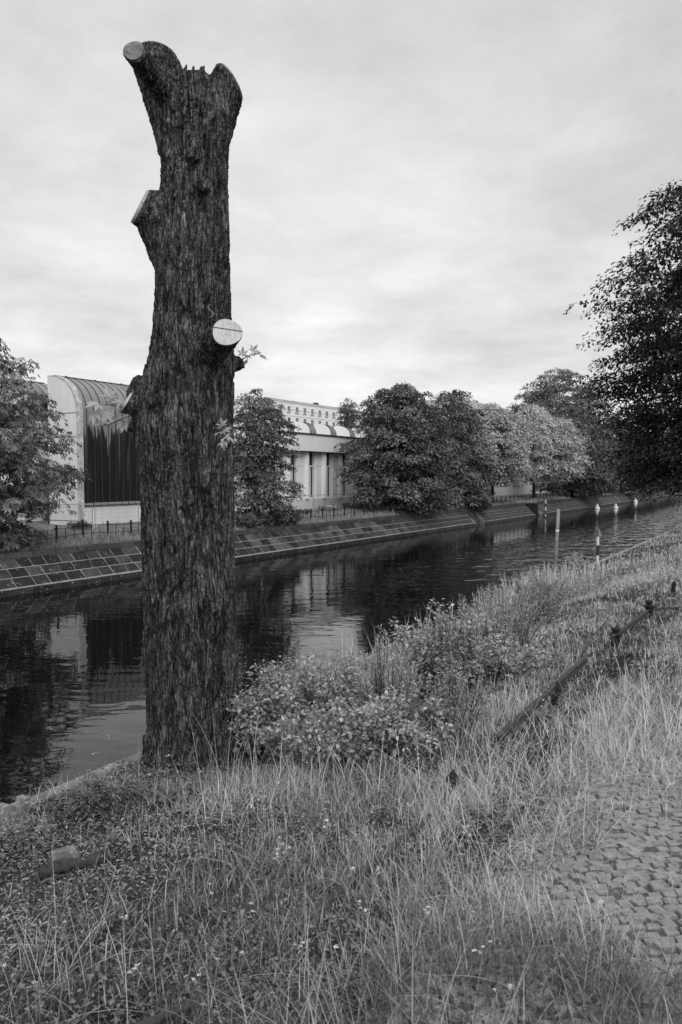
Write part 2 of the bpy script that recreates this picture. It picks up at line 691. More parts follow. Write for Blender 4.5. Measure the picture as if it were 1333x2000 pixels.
def water_mat():
    m = bpy.data.materials.new('canal_water')
    m.use_nodes = True
    t = m.node_tree
    P = t.nodes['Principled BSDF']
    P.inputs['Base Color'].default_value = g(0.004)
    P.inputs['Roughness'].default_value = 0.0
    P.inputs['IOR'].default_value = 1.33
    P.inputs['Specular IOR Level'].default_value = 0.5
    co = t.nodes.new('ShaderNodeTexCoord')
    geo = t.nodes.new('ShaderNodeNewGeometry')
    dots = []
    for vec in (DS, DT):
        dn = t.nodes.new('ShaderNodeVectorMath')
        dn.operation = 'DOT_PRODUCT'
        t.links.new(geo.outputs['Position'], dn.inputs[0])
        dn.inputs[1].default_value = tuple(vec)
        dots.append(dn.outputs['Value'])

    def mr(x, a, b, lo, hi):
        n = t.nodes.new('ShaderNodeMapRange')
        n.interpolation_type = 'SMOOTHSTEP'
        t.links.new(x, n.inputs[0])
        for i, q_ in enumerate((a, b, lo, hi)):
            n.inputs[i + 1].default_value = q_
        return n.outputs[0]

    mul = t.nodes.new('ShaderNodeMath')
    mul.operation = 'MULTIPLY'
    t.links.new(mr(dots[0], 22, 50, 0, 1), mul.inputs[0])
    t.links.new(mr(dots[1], 13, 19, 1, 0), mul.inputs[1])
    last = None
    for sc_, det, dist, dt in (((1.1, 0.75, 1), 2.0, 0.28, 0.3), ((0.7, 1.3, 1), 1.0, 0.011, 0.3), ((2.2, 4.2, 1), 1.0, 0.0026, 0.4), ((7, 14, 1), 1.0, 0.00018, 0.2)):
        mp = t.nodes.new('ShaderNodeMapping')
        mp.inputs['Rotation'].default_value = (0, 0, R(-12))
        mp.inputs['Scale'].default_value = sc_
        t.links.new(co.outputs['Object'], mp.inputs[0])
        nz = t.nodes.new('ShaderNodeTexNoise')
        nz.inputs['Scale'].default_value = 1
        nz.inputs['Detail'].default_value = det
        nz.inputs['Roughness'].default_value = 0.5
        nz.inputs['Distortion'].default_value = dt
        t.links.new(mp.outputs[0], nz.inputs['Vector'])
        b = t.nodes.new('ShaderNodeBump')
        b.inputs['Strength'].default_value = 1
        b.inputs['Distance'].default_value = dist
        t.links.new(nz.outputs[0], b.inputs['Height'])
        if last:
            t.links.new(last, b.inputs['Normal'])
        else:
            t.links.new(mul.outputs[0], b.inputs['Strength'])   # breeze ruffling the far near-side water
        last = b.outputs[0]
    t.links.new(last, P.inputs['Normal'])
    return m


M['water'] = water_mat()

# ================================================================== SETTING
QUAY = 4.95             # edge of the near quay
FARW = 25.7             # waterline of the far wall
FART = 26.95            # top of the far wall
FARZ = 1.42


def zg(s, t):
    """near bank height"""
    s, t = np.broadcast_arrays(np.asarray(s, float), np.asarray(t, float))
    z = np.interp(t, [-40, 1.0, 1.8, 2.6, 3.6, 4.3, 4.78, 4.86, 4.95], [2.86, 2.86, 2.70, 2.56, 2.28, 2.17, 2.125, 2.09, 2.04])
    p = np.stack((s, t, s * 0), -1)
    wgt = sst(QUAY, QUAY - 0.5, t) * sst(0.6, 1.3, t)
    return z + wgt * (0.06 * fbm(p * 0.9, 3, 5) + 0.02 * fbm(p * 5, 2, 9)) - 0.02


def G(s, t, dz=0.0):
    return W(s, t, np.where((np.asarray(t) < 1.12) & (np.asarray(s) < 5.6), np.maximum(zg(s, t), 2.856), zg(s, t)) + dz)


def grid(ss, tt, zf):
    S, T = np.meshgrid(ss, tt, indexing='ij')
    V = W(S, T, zf(S, T)).reshape(-1, 3)
    n, m = S.shape
    i = np.arange(n * m).reshape(n, m)
    F = np.stack((i[:-1, :-1], i[1:, :-1], i[1:, 1:], i[:-1, 1:]), -1).reshape(-1, 4)
    return V, F


ss = np.unique(np.concatenate((np.linspace(-14, 0, 15), np.linspace(0, 14, 130), np.linspace(14, 60, 90), np.linspace(60, 900, 60))))
tt = np.unique(np.concatenate((np.linspace(-900, -8, 12), np.linspace(-8, 0, 30), np.linspace(0, QUAY - 0.02, 70))))
v, f = grid(ss, tt, zg)
obj('near_bank', v, f, M['soil'], smooth=True, label='grassy slope of the near canal bank', kind='structure')

v, f = grid(np.linspace(-60, 1200, 6), np.linspace(0, 60, 4), lambda s, t: s * 0)
obj('water', v, f, M['water'], label='dark rippled canal water', kind='structure')


def zf(s, t):
    s, t = np.broadcast_arrays(np.asarray(s, float), np.asarray(t, float))
    z = np.interp(t, [FART, 28.3, 31, 36, 60, 2000], [FARZ - 0.03, 1.62, 1.72, 1.72, 1.8, 2.0])
    p = np.stack((s, t, s * 0), -1)
    return z + 0.10 * fbm(p * 0.35, 3, 31) * sst(FART, FART + 1.0, t) - 0.03


v, f = grid(np.unique(np.concatenate((np.linspace(-60, 10, 20), np.linspace(10, 90, 160), np.linspace(90, 1200, 60)))),
            np.unique(np.concatenate((np.linspace(FART - 0.05, 40, 40), np.linspace(40, 2000, 14)))), zf)
obj('far_bank', v, f, M['far_soil'], smooth=True, label='grassy ground of the far canal bank', kind='structure')

rng = np.random.default_rng(7)

# ------------------------------------------------------------------ far canal wall: sloping masonry, block by block
def slope_pt(s, k, off=0.0):
    """k = 0 at the foot of the slope, 1 at the top; off = outward"""
    z0, z1, t0, t1 = 0.26, FARZ - 0.17, FARW + 0.06, FART - 0.14
    nrm = np.array((-(z1 - z0), (t1 - t0)))
    nrm = nrm / np.linalg.norm(nrm)
    t = t0 + (t1 - t0) * k + nrm[0] * off
    z = z0 + (z1 - z0) * k + nrm[1] * off
    return W(s, t, z)


wall_variants = []


def far_wall(s0, s1, s_ind, label, seed, nblocks=300, course=3, blk=(0.62, 0.95), gap=0.038, kg=0.015, core='mortar'):
    r = np.random.default_rng(seed)
    root = thing('canal_wall', W(s0, FARW, 0), label, 'wall')
    # mortar body
    mb = MB()
    for a, b in ((s0, s1),):
        P = []
        for s in (a, b):
            P += [W(s, FARW - 0.04, -1.2), W(s, FARW - 0.04, 0.235), slope_pt(s, 0), slope_pt(s, 1), W(s, FART - 0.14, FARZ - 0.02), W(s, FART + 0.6, FARZ - 0.1), W(s, FART + 0.6, -1.2)]
        n = 7
        F = [(i, (i + 1) % n, n + (i + 1) % n, n + i) for i in range(n)] + [tuple(range(n))[::-1], tuple(range(n, 2 * n))]
        mb.add(P, F)
    mb.obj('mortar_core', M[core], root)
    rest = MB()
    count = 0

    def block(P8, nm, mat):
        nonlocal count
        c = np.mean(P8, axis=0)
        # bevel the outer face a little
        b, tp = P8[:4], P8[4:]
        ctr = np.mean(tp, axis=0)
        tin = [q + (ctr - q) * 0.045 + (q - p) * 0.3 for q, p in zip(tp, b)]
        V = np.array(list(b) + list(tp) + tin)
        F = [(0, 1, 5, 4), (1, 2, 6, 5), (2, 3, 7, 6), (3, 0, 4, 7), (4, 5, 9, 8), (5, 6, 10, 9), (6, 7, 11, 10), (7, 4, 8, 11), (8, 9, 10, 11)]
        if c @ DS < s_ind and count < nblocks:
            count += 1
            obj(nm, V, F, mat, root)
        else:
            rest.add(V, F)

    for c in range(course):
        s = s0 + r.uniform(0, 0.5)
        k0, k1 = c / course + kg, (c + 1) / course - kg
        while s < s1 - 0.3:
            ln = r.uniform(*blk)
            e = min(s + ln, s1 - 0.02)
            pr = r.uniform(0.004, 0.014)
            a, b = s + gap / 2, e - gap / 2
            sk = r.uniform(-0.015, 0.015)
            base = [slope_pt(a, k0, -0.02), slope_pt(b, k0, -0.02), slope_pt(b + sk, k1, -0.02), slope_pt(a + sk, k1, -0.02)]
            top = [slope_pt(a, k0, pr), slope_pt(b, k0, pr), slope_pt(b + sk, k1, pr), slope_pt(a + sk, k1, pr)]
            block(base + top, 'block', BLOCKM[r.integers(0, 4)])
            s = e
    rest_lo = rest
    # coping and the low course at the water
    cb = 0
    for nm, t0, t1, z0, z1, mat, ln0, ln1 in (('coping_stone', FART - 0.20, FART + 0.32, FARZ - 0.15, FARZ + 0.06, M['coping'], 1.0, 1.25),
                                               ('plinth_stone', FARW - 0.12, FARW + 0.1, -0.4, 0.226, BLOCKM[1], 0.9, 1.4)):
        s = s0
        while s < s1 - 0.2:
            e = min(s + r.uniform(ln0, ln1), s1)
            m2 = MB().box(s + 0.018, e - 0.018, t0 + r.uniform(-0.012, 0.012), t1, z0, z1 + r.uniform(-0.008, 0.008))
            if s < s_ind:
                m2.obj(nm, mat, root)
            else:
                rest.add(np.concatenate(m2.v), m2.f)
            s = e
    if rest.n:
        rest.obj('distant_blocks', BLOCKM[2], root, kind='stuff')
    return root


far_wall(8, 69.2, 56, 'sloping stone block canal wall below the white buildings with pale mortar joints', 11)
far_wall(71.5, 88.2, 60, 'rough overgrown stretch of canal wall left of the water stairs', 12, course=4, gap=0.035, kg=0.014, core='mortar_dark')
far_wall(90.6, 137, 60, 'far stretch of canal wall beyond the water stairs', 13, course=4, gap=0.035, kg=0.014, core='mortar_dark')
far_wall(137.3, 520, 60, 'last stretch of canal wall running under the dark far trees', 14, course=2, blk=(2.5, 4.0), core='mortar_dark')

# water stairs in the gap at s = 88.2 .. 90.6
st = thing('water_stairs', W(88.25, FARW, 0), 'dark stone stairs recessed in the far canal wall beside a striped pole', 'stairs')
for k in range(7):
    MB().box(88.25, 90.55, FARW + 0.2 + k * 0.3, FART + 1.3, -0.3 if k == 0 else 0.2 * k, 0.2 + 0.2 * k - 0.004).obj('step', BLOCKM[1], st)
MB().box(87.9, 88.2, FARW - 0.1, FART + 0.5, FARZ + 0.062, FARZ + 0.16).obj('cheek_cap', M['quay_stone'], st)
MB().box(88.0, 88.23, FARW - 0.25, FARW + 1.2, -0.4, FARZ + 0.05).obj('cheek_wall', BLOCKM[0], st)
# soil plug in the short gap at the wall's step
v, f = grid(np.linspace(69.0, 71.7, 8), np.linspace(FARW + 0.1, FART + 0.3, 8), lambda s, t: -0.3 + 1.75 * sst(FARW, FART, t))
obj('earth_gap', v, f, M['soil'], label='earth slope between two lengths of canal wall', kind='structure')

pw = W(90.9, FARW - 0.35, 0)
pl = thing('gauge_pole', pw, 'white and black banded pole at the foot of the far water stairs', 'pole')
for k in range(5):
    MB().tube([pw + (0, 0, -0.3 + k * 0.42), pw + (0, 0, 0.119 + k * 0.42)], 0.085, 8).obj('band', M['white_paint'] if k % 2 == 0 else M['black_paint'], pl)

# ------------------------------------------------------------------ near quay wall with coping stones
q = thing('quay_wall', W(-10, QUAY, 0), 'low stone edge of the near canal quay beyond the stump', 'wall')
MB().box(-14, 300, QUAY - 0.35, QUAY - 0.03, -1.2, 1.86).obj('wall_core', M['mortar'], q)
s = -12.0
r = np.random.default_rng(4)
ncop = 0
rest = MB()
while s < 120:
    e = s + r.uniform(0.9, 1.2)
    m2 = MB().box(s + 0.006, e - 0.006, QUAY - 0.34, QUAY + 0.02 + r.uniform(-0.01, 0.01), 1.863, 2.085 + r.uniform(-0.01, 0.006))
    if s < 60:
        m2.obj('coping_stone', M['quay_stone'], q)
    else:
        rest.add(np.concatenate(m2.v), m2.f)
    s = e
rest.obj('distant_coping', M['quay_stone'], q, kind='stuff')

# ------------------------------------------------------------------ cobbled path
path_root = thing('path', W(2, 0, 2.83), 'path of small square cobbles half covered by grass', None)
path_root['label'] = 'path of small square cobbles half covered by grass'
path_root['kind'] = 'structure'
MB().box(-3, 5.6, -4, 1.12, 2.6, 2.847).obj('path_bed', M['path_dirt'], path_root)
cob_me = []
r = np.random.default_rng(21)
for k in range(14):
    a = 0.0240
    c4 = np.array([(-a * 1.18, -a * 0.95), (a * 1.18, -a * 0.95), (a * 1.18, a * 0.95), (-a * 1.18, a * 0.95)]) * r.uniform(0.76, 1.1, (4, 2)) + r.uniform(-0.005, 0.005, (4, 2))
    V = [(x, y, -0.03) for x, y in c4] + [(x, y, 0.006) for x, y in c4] + [(x * 0.92, y * 0.91, 0.0085) for x, y in c4]
    F = [(0, 1, 5, 4), (1, 2, 6, 5), (2, 3, 7, 6), (3, 0, 4, 7), (4, 5, 9, 8), (5, 6, 10, 9), (6, 7, 11, 10), (7, 4, 8, 11), (8, 9, 10, 11)]
    me = mesh_data('cobble', V, F)
    me.materials.append(M['cobble'])
    cob_me.append((me, np.array(V), F))
P = []
CANG = R(-52)
ca, sa = math.cos(CANG), math.sin(CANG)
for i in range(-90, 130):
    for j in range(-100, 100):
        bx = i * 0.059 + (0.029 if j % 2 else 0) + r.normal(0, 0.006)
        by = j * 0.049 + 0.02 * math.sin(i * 0.21 + j * 0.05) + r.normal(0, 0.005)
        s_, t_ = ca * bx - sa * by, sa * bx + ca * by
        if -0.5 < s_ < 5.4 and -3.2 < t_ < 1.05:
            P.append((s_, t_))
P = np.array(P)
Wp = W(P[:, 0], P[:, 1], 2.85 + 0.014 * vnoise(np.stack((P[:, 0], P[:, 1], P[:, 0] * 0), -1) * 3, 3) + 0.004 * np.random.default_rng(5).normal(0, 1, len(P)))
px, py, fz = project(Wp)
vis = (fz > 0.5) & (px < 1345) & (py < 2010) & (px > 0)
order = np.argsort(np.where(vis, fz + 6 * (py < 1490), 99 + fz))
# prefer stones in the clear patch of the photograph
clear = vis & (px > 1040) & (py > 1500) & (py < 1960)
order = np.argsort(np.where(clear, 0, np.where(vis, 50, 99)) + fz)
cmb = MB()
for n_, idx in enumerate(order):
    me, V, F = cob_me[r.integers(0, 14)]
    rz = CANG + ROT + r.normal(0, 0.16)
    tilt = (r.normal(0, 0.03), r.normal(0, 0.03))
    if n_ < 300:
        inst('cobble', me, path_root, Wp[idx], rot=(tilt[0], tilt[1], rz))
    elif n_ < 3200:
        Rm = np.array(Matrix.Rotation(rz, 3, 'Z'))
        cmb.add(V @ Rm.T + Wp[idx], F)
cmb.obj('more_cobbles', M['cobble'], path_root, kind='stuff')


# ================================================================== BUILDINGS
def quarter_profile(t0, wd, rad, z_spring, n=12):
    """(t, z) from the eaves of the curve to the ridge"""
    pts = [(t0 + rad * (1 - math.cos(a)), z_spring + rad * math.sin(a)) for a in np.linspace(0, math.pi / 2, n)]
    pts.append((t0 + wd, z_spring + rad))
    return pts


def shed(root, s0, s1, t0, wd, rad, z_base, z_spring, z_dark, clad, step=0.55):
    prof = quarter_profile(t0, wd, rad, z_spring)
    # end slabs (thick white gable, 35 cm), slightly proud of the roof skin
    po = [(t0 - 0.06, z_base)] + [(a - 0.06 * math.cos(min(1, (b - z_spring) / rad) * math.pi / 2), b + 0.06 * (b - z_spring) / rad) for a, b in prof] + [(t0 + wd, z_base)]
    mids = []
    P, F = [], []
    n = len(po)
    for s in (s0, s0 + 0.3):
        P += [W(s, a, b) for a, b in po]
    F = [tuple(range(n)), tuple(range(2 * n - 1, n - 1, -1))] + [(i, n + i, n + (i + 1) % n, (i + 1) % n) for i in range(n)]
    MB().add(P, F).obj('gable_wall', M['panel'], root)
    # stained edge trim along the curve
    P, F = [], []
    for a, b in po[:-1]:
        P += [W(s0 - 0.012, a - 0.02, b), W(s0 - 0.012, a + 0.16, b - 0.02), W(s0 + 0.31, a - 0.02, b)]
    for i in range(len(po) - 2):
        F += [(3 * i, 3 * i + 3, 3 * i + 4, 3 * i + 1), (3 * i, 3 * i + 2, 3 * i + 5, 3 * i + 3)]
    MB().add(P, F).obj('gable_edge', M['panel_edge'], root)
    # roof skin, finely divided, with the wash stain as an attribute
    S = np.arange(s0 + 0.3, s1, 0.045)
    zz = np.concatenate((np.linspace(z_dark, z_spring, 40)[:-1],))
    pr = [(t0, z) for z in zz] + prof
    pr = np.array(pr)
    V = W(S[:, None], pr[None, :, 0], pr[None, :, 1]).reshape(-1, 3)
    n, m = len(S), len(pr)
    i = np.arange(n * m).reshape(n, m)
    F = np.stack((i[:-1, :-1], i[1:, :-1], i[1:, 1:], i[:-1, 1:]), -1).reshape(-1, 4)
    SS = np.repeat(S, m)
    ZZ = np.tile(pr[:, 1], n)
    p = np.stack((SS * 3.2, SS * 0, SS * 0), -1)
    lim = z_spring - 0.55 - 0.75 * np.abs(fbm(p * 1.5, 3, 3)) ** 1.0 - 1.9 * np.clip(vnoise(p * 1.1, 8) - 0.35, 0, 1)
    tone = sst(lim - 0.1, lim + 0.12, ZZ)
    thin = np.clip(vnoise(np.stack((SS * 7.5, SS * 0, ZZ * 0.25), -1), 4) - 0.35, 0, 1) * sst(z_spring - 4.2, z_spring - 1.5, ZZ)
    tone = np.clip(np.maximum(tone, thin * 0.75) * (0.75 + 0.25 * sst(z_spring - 0.5, z_spring + rad, ZZ)), 0, 1)
    o = obj('roof', V, F, clad, root, tone=tone, smooth=True)
    # standing seams
    s = s0 + 0.3 + step * 0.6
    rp = [(t0 - 0.03, z_dark)] + [(a - 0.035 * math.cos(k), b + 0.035 * math.sin(k)) for (a, b), k in zip(prof[:-1], np.linspace(0, math.pi / 2, len(prof) - 1))]
    while s < s1:
        P, F = [], []
        for a, b in rp:
            P += [W(s - 0.017, a, b), W(s + 0.017, a, b), W(s + 0.017, a + 0.03, b - 0.01), W(s - 0.017, a + 0.03, b - 0.01)]
        for i in range(len(rp) - 1):
            for k in range(4):
                F.append((4 * i + k, 4 * i + (k + 1) % 4, 4 * i + 4 + (k + 1) % 4, 4 * i + 4 + k))
        MB().add(P, F).obj('roof_seam', M['trim_dark'], root)
        s += step
    # ridge rail
    top = W(np.array((s0 + 0.3, s1)), t0 + rad + 0.12, z_spring + rad + 0.09)
    m2 = MB().tube(top, 0.045, 6)
    for s in np.arange(s0 + 1.2, s1, 2.2):
        m2.tube([W(s, t0 + rad + 0.12, z_spring + rad - 0.05), W(s, t0 + rad + 0.12, z_spring + rad + 0.17)], 0.05, 6)
    m2.obj('ridge_rail', M['trim_dark'], root)
    # body behind
    MB().box(s0 + 0.3, s1, t0 + 0.02, t0 + wd, z_base, z_spring).obj('wall', M['panel'], root)


cor = on_t(155, 1000, 35.3)
s_sh = cor @ DS
T1 = 35.3
zt = lambda py, px_=155, t_=T1: on_t(px_, py, t_)[2]
b1 = thing('shed_building', W(s_sh, T1, 1.5), 'white building with a rounded dark metal roof and long stained runs beside the stump', 'building')
shed(b1, s_sh, s_sh + 11, T1, 2.45, 2.15, 1.3, zt(806), zt(983), M['streak'])
for py in (806, 853, 916, 942, 1018):
    z = zt(py)
    MB().box(s_sh - 0.008, s_sh + 0.1, T1 - 0.065, T1 + 2.44, z - 0.02, z + 0.02).obj('panel_joint', M['seam'], b1)
MB().box(s_sh - 0.15, s_sh - 0.003, T1 + 2.452, T1 + 2.6, 1.3, zt(942)).obj('downpipe', M['trim_dark'], b1)
zs = zt(983)
MB().box(s_sh + 0.3, s_sh + 11, T1 - 0.16, T1 + 0.01, zs - 0.13, zs - 0.002).obj('sill', M['zinc'], b1)
for k, s in enumerate(np.arange(s_sh + 0.35, s_sh + 10.5, 0.55)):
    MB().box(s, s + 0.05, T1 - 0.19, T1 - 0.162, zs - 0.14, zs + 0.02).obj('sill_bracket', M['trim_dark'], b1)
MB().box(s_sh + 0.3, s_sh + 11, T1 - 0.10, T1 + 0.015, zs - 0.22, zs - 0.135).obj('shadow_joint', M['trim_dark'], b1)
for k in range(4):
    a = s_sh + 0.32 + k * 2.6
    MB().box(a, a + 2.58, T1 - 0.05, T1 + 0.018, 1.3, zs - 0.225).obj('base_panel', M['panel'], b1)

T2 = 39.4
c2 = on_t(52, 900, T2)
b2 = thing('shed_building', W(c2 @ DS, T2, 1.5), 'white rounded-roof building half hidden behind the leftmost chestnut tree', 'building')
s2 = c2 @ DS
shed(b2, s2, s_sh + 3, T2, 2.6, 2.1, 1.3, on_t(60, 808, T2)[2], on_t(60, 820, T2)[2], M['streak'])
z = on_t(85, 795, T2)
m2 = MB().box(z @ DS - 0.1, z @ DS + 0.62, T2 - 0.03, T2 + 0.03, on_t(85, 812, T2)[2], on_t(85, 782, T2)[2] + 0.02)
wn = m2.obj('window', M['seam'], b2)
MB().box(z @ DS - 0.02, z @ DS + 0.54, T2 - 0.036, T2 - 0.031, on_t(85, 810, T2)[2], on_t(85, 785, T2)[2]).obj('pane', M['glass'], wn)
for py in (812, 930, 1018):
    zz_ = on_t(85, py, T2)[2]
    MB().box(s2 + 0.31, s_sh + 3, T2 - 0.012, T2 + 0.03, zz_ - 0.02, zz_ + 0.02).obj('panel_joint', M['seam'], b2)

# ---- middle building with the deep fascia and narrow window bays
T3 = 34.0
fs = lambda px_, py_: on_t(px_, py_, T3)
zft, zfb = fs(605, 849)[2], fs(605, 881)[2]
zb0 = fs(605, 975)[2]
b3 = thing('low_building', W(52, T3, 1.5), 'low white building with a broad fascia and narrow dark window bays', 'building')
SA, SB = 44.5, 74.0
MB().box(SA, SB, T3 + 1.0, T3 + 14, 1.4, zft - 0.05).obj('body', M['panel'], b3)
k = 0
for s in np.arange(SA - 0.4, SB + 0.2, 2.55):
    MB().box(s + 0.006, s + 2.544, T3 + 0.0, T3 + 0.995, zfb, zft - 0.004).obj('fascia_panel', M['plaster'], b3)
MB().box(SA - 0.5, SB + 0.3, T3 - 0.08, T3 + 1.1, zft, zft + 0.12).obj('roof_edge', M['trim_dark'], b3)
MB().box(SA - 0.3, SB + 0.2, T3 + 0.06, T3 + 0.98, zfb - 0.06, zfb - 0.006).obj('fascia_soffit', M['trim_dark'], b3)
MB().box(SA, SB, T3 + 0.55, T3 + 0.995, 1.4, zb0).obj('plinth', M['panel'], b3)
wins = [fs(px_, 930) @ DS for px_ in (587, 622, 655)]
stepw = (wins[2] - wins[0]) / 2
zmid = fs(605, 910)[2]
for k in range(-4, 7):
    sw = wins[0] + k * stepw
    if sw < SA + 1.2 or sw > SB - 2:
        continue
    # dark recess with frame, two tall panes and one upper pane
    wd_ = 0.50
    fr = MB()
    fr.box(sw - wd_ - 0.07, sw - wd_, T3 + 0.74, T3 + 0.996, zb0 + 0.004, zfb - 0.062)
    fr.box(sw + wd_, sw + wd_ + 0.14, T3 + 0.70, T3 + 0.996, zb0 + 0.004, zfb - 0.062)
    fr.box(sw - wd_ + 0.003, sw + wd_ - 0.003, T3 + 0.76, T3 + 0.996, zmid - 0.06, zmid + 0.06)
    fr.box(sw - 0.06, sw + 0.06, T3 + 0.78, T3 + 0.996, zb0 + 0.004, zmid - 0.063)
    fr.box(sw - wd_ + 0.003, sw + wd_ - 0.003, T3 + 0.76, T3 + 0.996, zb0 + 0.004, zb0 + 0.10)
    wf = fr.obj('window', M['plaster'], b3)
    MB().box(sw - wd_ + 0.004, sw - 0.064, T3 + 0.9, T3 + 0.994, zb0 + 0.105, zmid - 0.065).obj('pane', M['glass'], wf)
    MB().box(sw + 0.064, sw + wd_ - 0.004, T3 + 0.9, T3 + 0.994, zb0 + 0.105, zmid - 0.065).obj('pane', M['glass'], wf)
    MB().box(sw - wd_ + 0.004, sw + wd_ - 0.004, T3 + 0.9, T3 + 0.994, zmid + 0.065, zfb - 0.064).obj('pane', M['glass'], wf)
    # wall panel between this bay and the next, and the rounded pier beside the next window
    MB().box(sw + wd_ + 0.145, sw + stepw - wd_ - 0.72, T3 + 0.62, T3 + 0.994, zb0 + 0.003, zmid - 0.013).obj('wall_panel', M['plaster'], b3)
    MB().box(sw + wd_ + 0.145, sw + stepw - wd_ - 0.72, T3 + 0.62, T3 + 0.994, zmid + 0.013, zfb - 0.064).obj('wall_panel', M['plaster'], b3)
    pc = sw + stepw - wd_ - 0.39
    P, F = [], []
    arc = [(-0.30, 0.99)] + [(-0.30 * math.cos(a), 0.62 - 0.26 * math.sin(a)) for a in np.linspace(0.05, math.pi - 0.05, 9)] + [(0.30, 0.99)]
    for zz_ in (zb0 + 0.003, zfb - 0.064):
        P += [W(pc + a, T3 + b, zz_) for a, b in arc]
    n = len(arc)
    F = [(i, (i + 1) % n, n + (i + 1) % n, n + i) for i in range(n)] + [tuple(range(n))[::-1], tuple(range(n, 2 * n))]
    MB().add(P, F).obj('pier', M['plaster'], b3)
# quarter-round roof lights on its roof
for k in range(6):
    a = on_t(550 + 43.5 * k, 853, T3 + 4.0) if k < 4 else None
    s_ = fs(582 + 43.5 * 0, 850) @ DS + 3.4 * k + 0.6 - 3.4
    zr = zft + 0.125
    t_ = T3 + 1.5
    pf = [(t_, zr)] + [(t_ + 1.15 * (1 - math.cos(q_)), zr + 0.18 + 0.95 * math.sin(q_)) for q_ in np.linspace(0, math.pi / 2, 10)] + [(t_ + 1.6, zr + 1.13), (t_ + 1.6, zr)]
    n = len(pf)
    F0 = [tuple(range(n)), tuple(range(2 * n - 1, n - 1, -1))] + [(i, n + i, n + (i + 1) % n, (i + 1) % n) for i in range(n)]
    rl = MB().add([W(s__, a_, b_) for s__ in (s_, s_ + 0.15) for a_, b_ in pf], F0).obj('roof_light', M['plaster'], b3)
    pf2 = [(a_ + 0.03, b_ - 0.03) for a_, b_ in pf]
    MB().add([W(s__, a_, b_) for s__ in (s_ + 0.151, s_ + 1.25) for a_, b_ in pf2], F0).obj('light_skin', M['zinc'], rl)
    for j in range(3):
        sj = s_ + 0.42 + j * 0.34
        P, F = [], []
        for a_, b_ in pf[:-2]:
            P += [W(sj, a_ + 0.005, b_), W(sj + 0.03, a_ + 0.005, b_), W(sj + 0.03, a_ + 0.04, b_ - 0.03), W(sj, a_ + 0.04, b_ - 0.03)]
        for i in range(len(pf) - 3):
            for kk in range(4):
                F.append((4 * i + kk, 4 * i + (kk + 1) % 4, 4 * i + 4 + (kk + 1) % 4, 4 * i + 4 + kk))
        MB().add(P, F).obj('light_rib', M['trim_dark'], rl)

# ---- tall pale block behind
T4 = 95.0
cz = lambda px_, py_: on_t(px_, py_, T4)
c4 = cz(521, 776)
sL = c4 @ DS
sR = cz(735, 800) @ DS
zr = c4[2]
b4 = thing('apartment_block', W(sL, T4, 1.5), 'tall pale block with two rows of small windows behind the low building', 'building')
MB().box(sL, sR, T4, T4 + 14, 1.4, zr - 0.35).obj('wall', M['plaster'], b4)
MB().box(sL - 0.2, sR + 0.2, T4 - 0.2, T4 + 14.2, zr - 0.349, zr - 0.12).obj('cornice', M['plaster'], b4)
MB().box(sL - 0.3, sR + 0.3, T4 - 0.3, T4 + 14.3, zr - 0.119, zr).obj('roof_edge', M['plaster_dim'], b4)
for py in (803, 815):
    zz_ = on_t(600, py, T4)[2]
    MB().box(sL - 0.06, sR + 0.06, T4 - 0.1, T4 + 13.9, zz_ - 0.06, zz_ + 0.06).obj('string_course', M['plaster'], b4)
for s_, hh in ((sL + 14, 0.6), (sL + 24, 1.0), (sL + 33, 0.6)):
    MB().box(s_, s_ + 1.2, T4 + 3, T4 + 3.8, zr + 0.002, zr + hh).obj('chimney', M['trim_dark'], b4)
w0 = cz(564, 798)
w1 = cz(624, 803.5)
dw = (w1 @ DS - w0 @ DS) / 4.0
hw_, hh_ = dw * 0.20, 0.66
wm = MB().lbox(-hw_, hw_, -0.12, 0.0, -hh_, hh_).mesh('window_frame', M['plaster'])
pm = MB().lbox(-hw_ + 0.14, -0.06, -0.135, -0.121, -hh_ + 0.1, hh_ - 0.1).lbox(0.06, hw_ - 0.14, -0.135, -0.121, -hh_ + 0.1, hh_ - 0.1).mesh('pane', M['glass_grey'])
sm = MB().lbox(-hw_ - 0.12, hw_ + 0.12, -0.22, 0.0, -hh_ - 0.14, -hh_ - 0.002).mesh('sill', M['plaster_dim'])
hm = MB().lbox(-hw_ + 0.1, hw_ - 0.1, -0.18, -0.137, -hh_ + 0.05, -hh_ + 0.36).mesh('rail', M['zinc'])
for row, pyr in enumerate((798.5, 820)):
    zz_ = on_t(566, pyr, T4)[2]
    for k in range(-3, 13):
        s_ = (w0 @ DS) + k * dw
        if s_ < sL + 0.8 or s_ > sR - 0.8:
            continue
        o = inst('window', wm, b4, W(s_, T4 - 0.001, zz_), ROT)
        for me, nm in ((pm, 'pane'), (sm, 'sill'), (hm, 'balustrade')):
            c = bpy.data.objects.new(nm, me)
            COL.objects.link(c)
            c.parent = o
# low long wall behind the pale trees, seen between their trunks
MB().box(78, 150, 37, 37.3, 1.4, 3.9).obj('garden_wall', M['plaster_dim'], label='long grey boundary wall seen between the far chestnut trunks', cat='wall')
MB().box(152, 240, 60, 75, 1.4, 20.2).obj('distant_building', M['plaster_dim'], label='distant grey flat-roofed block showing above the pale trees', cat='building')

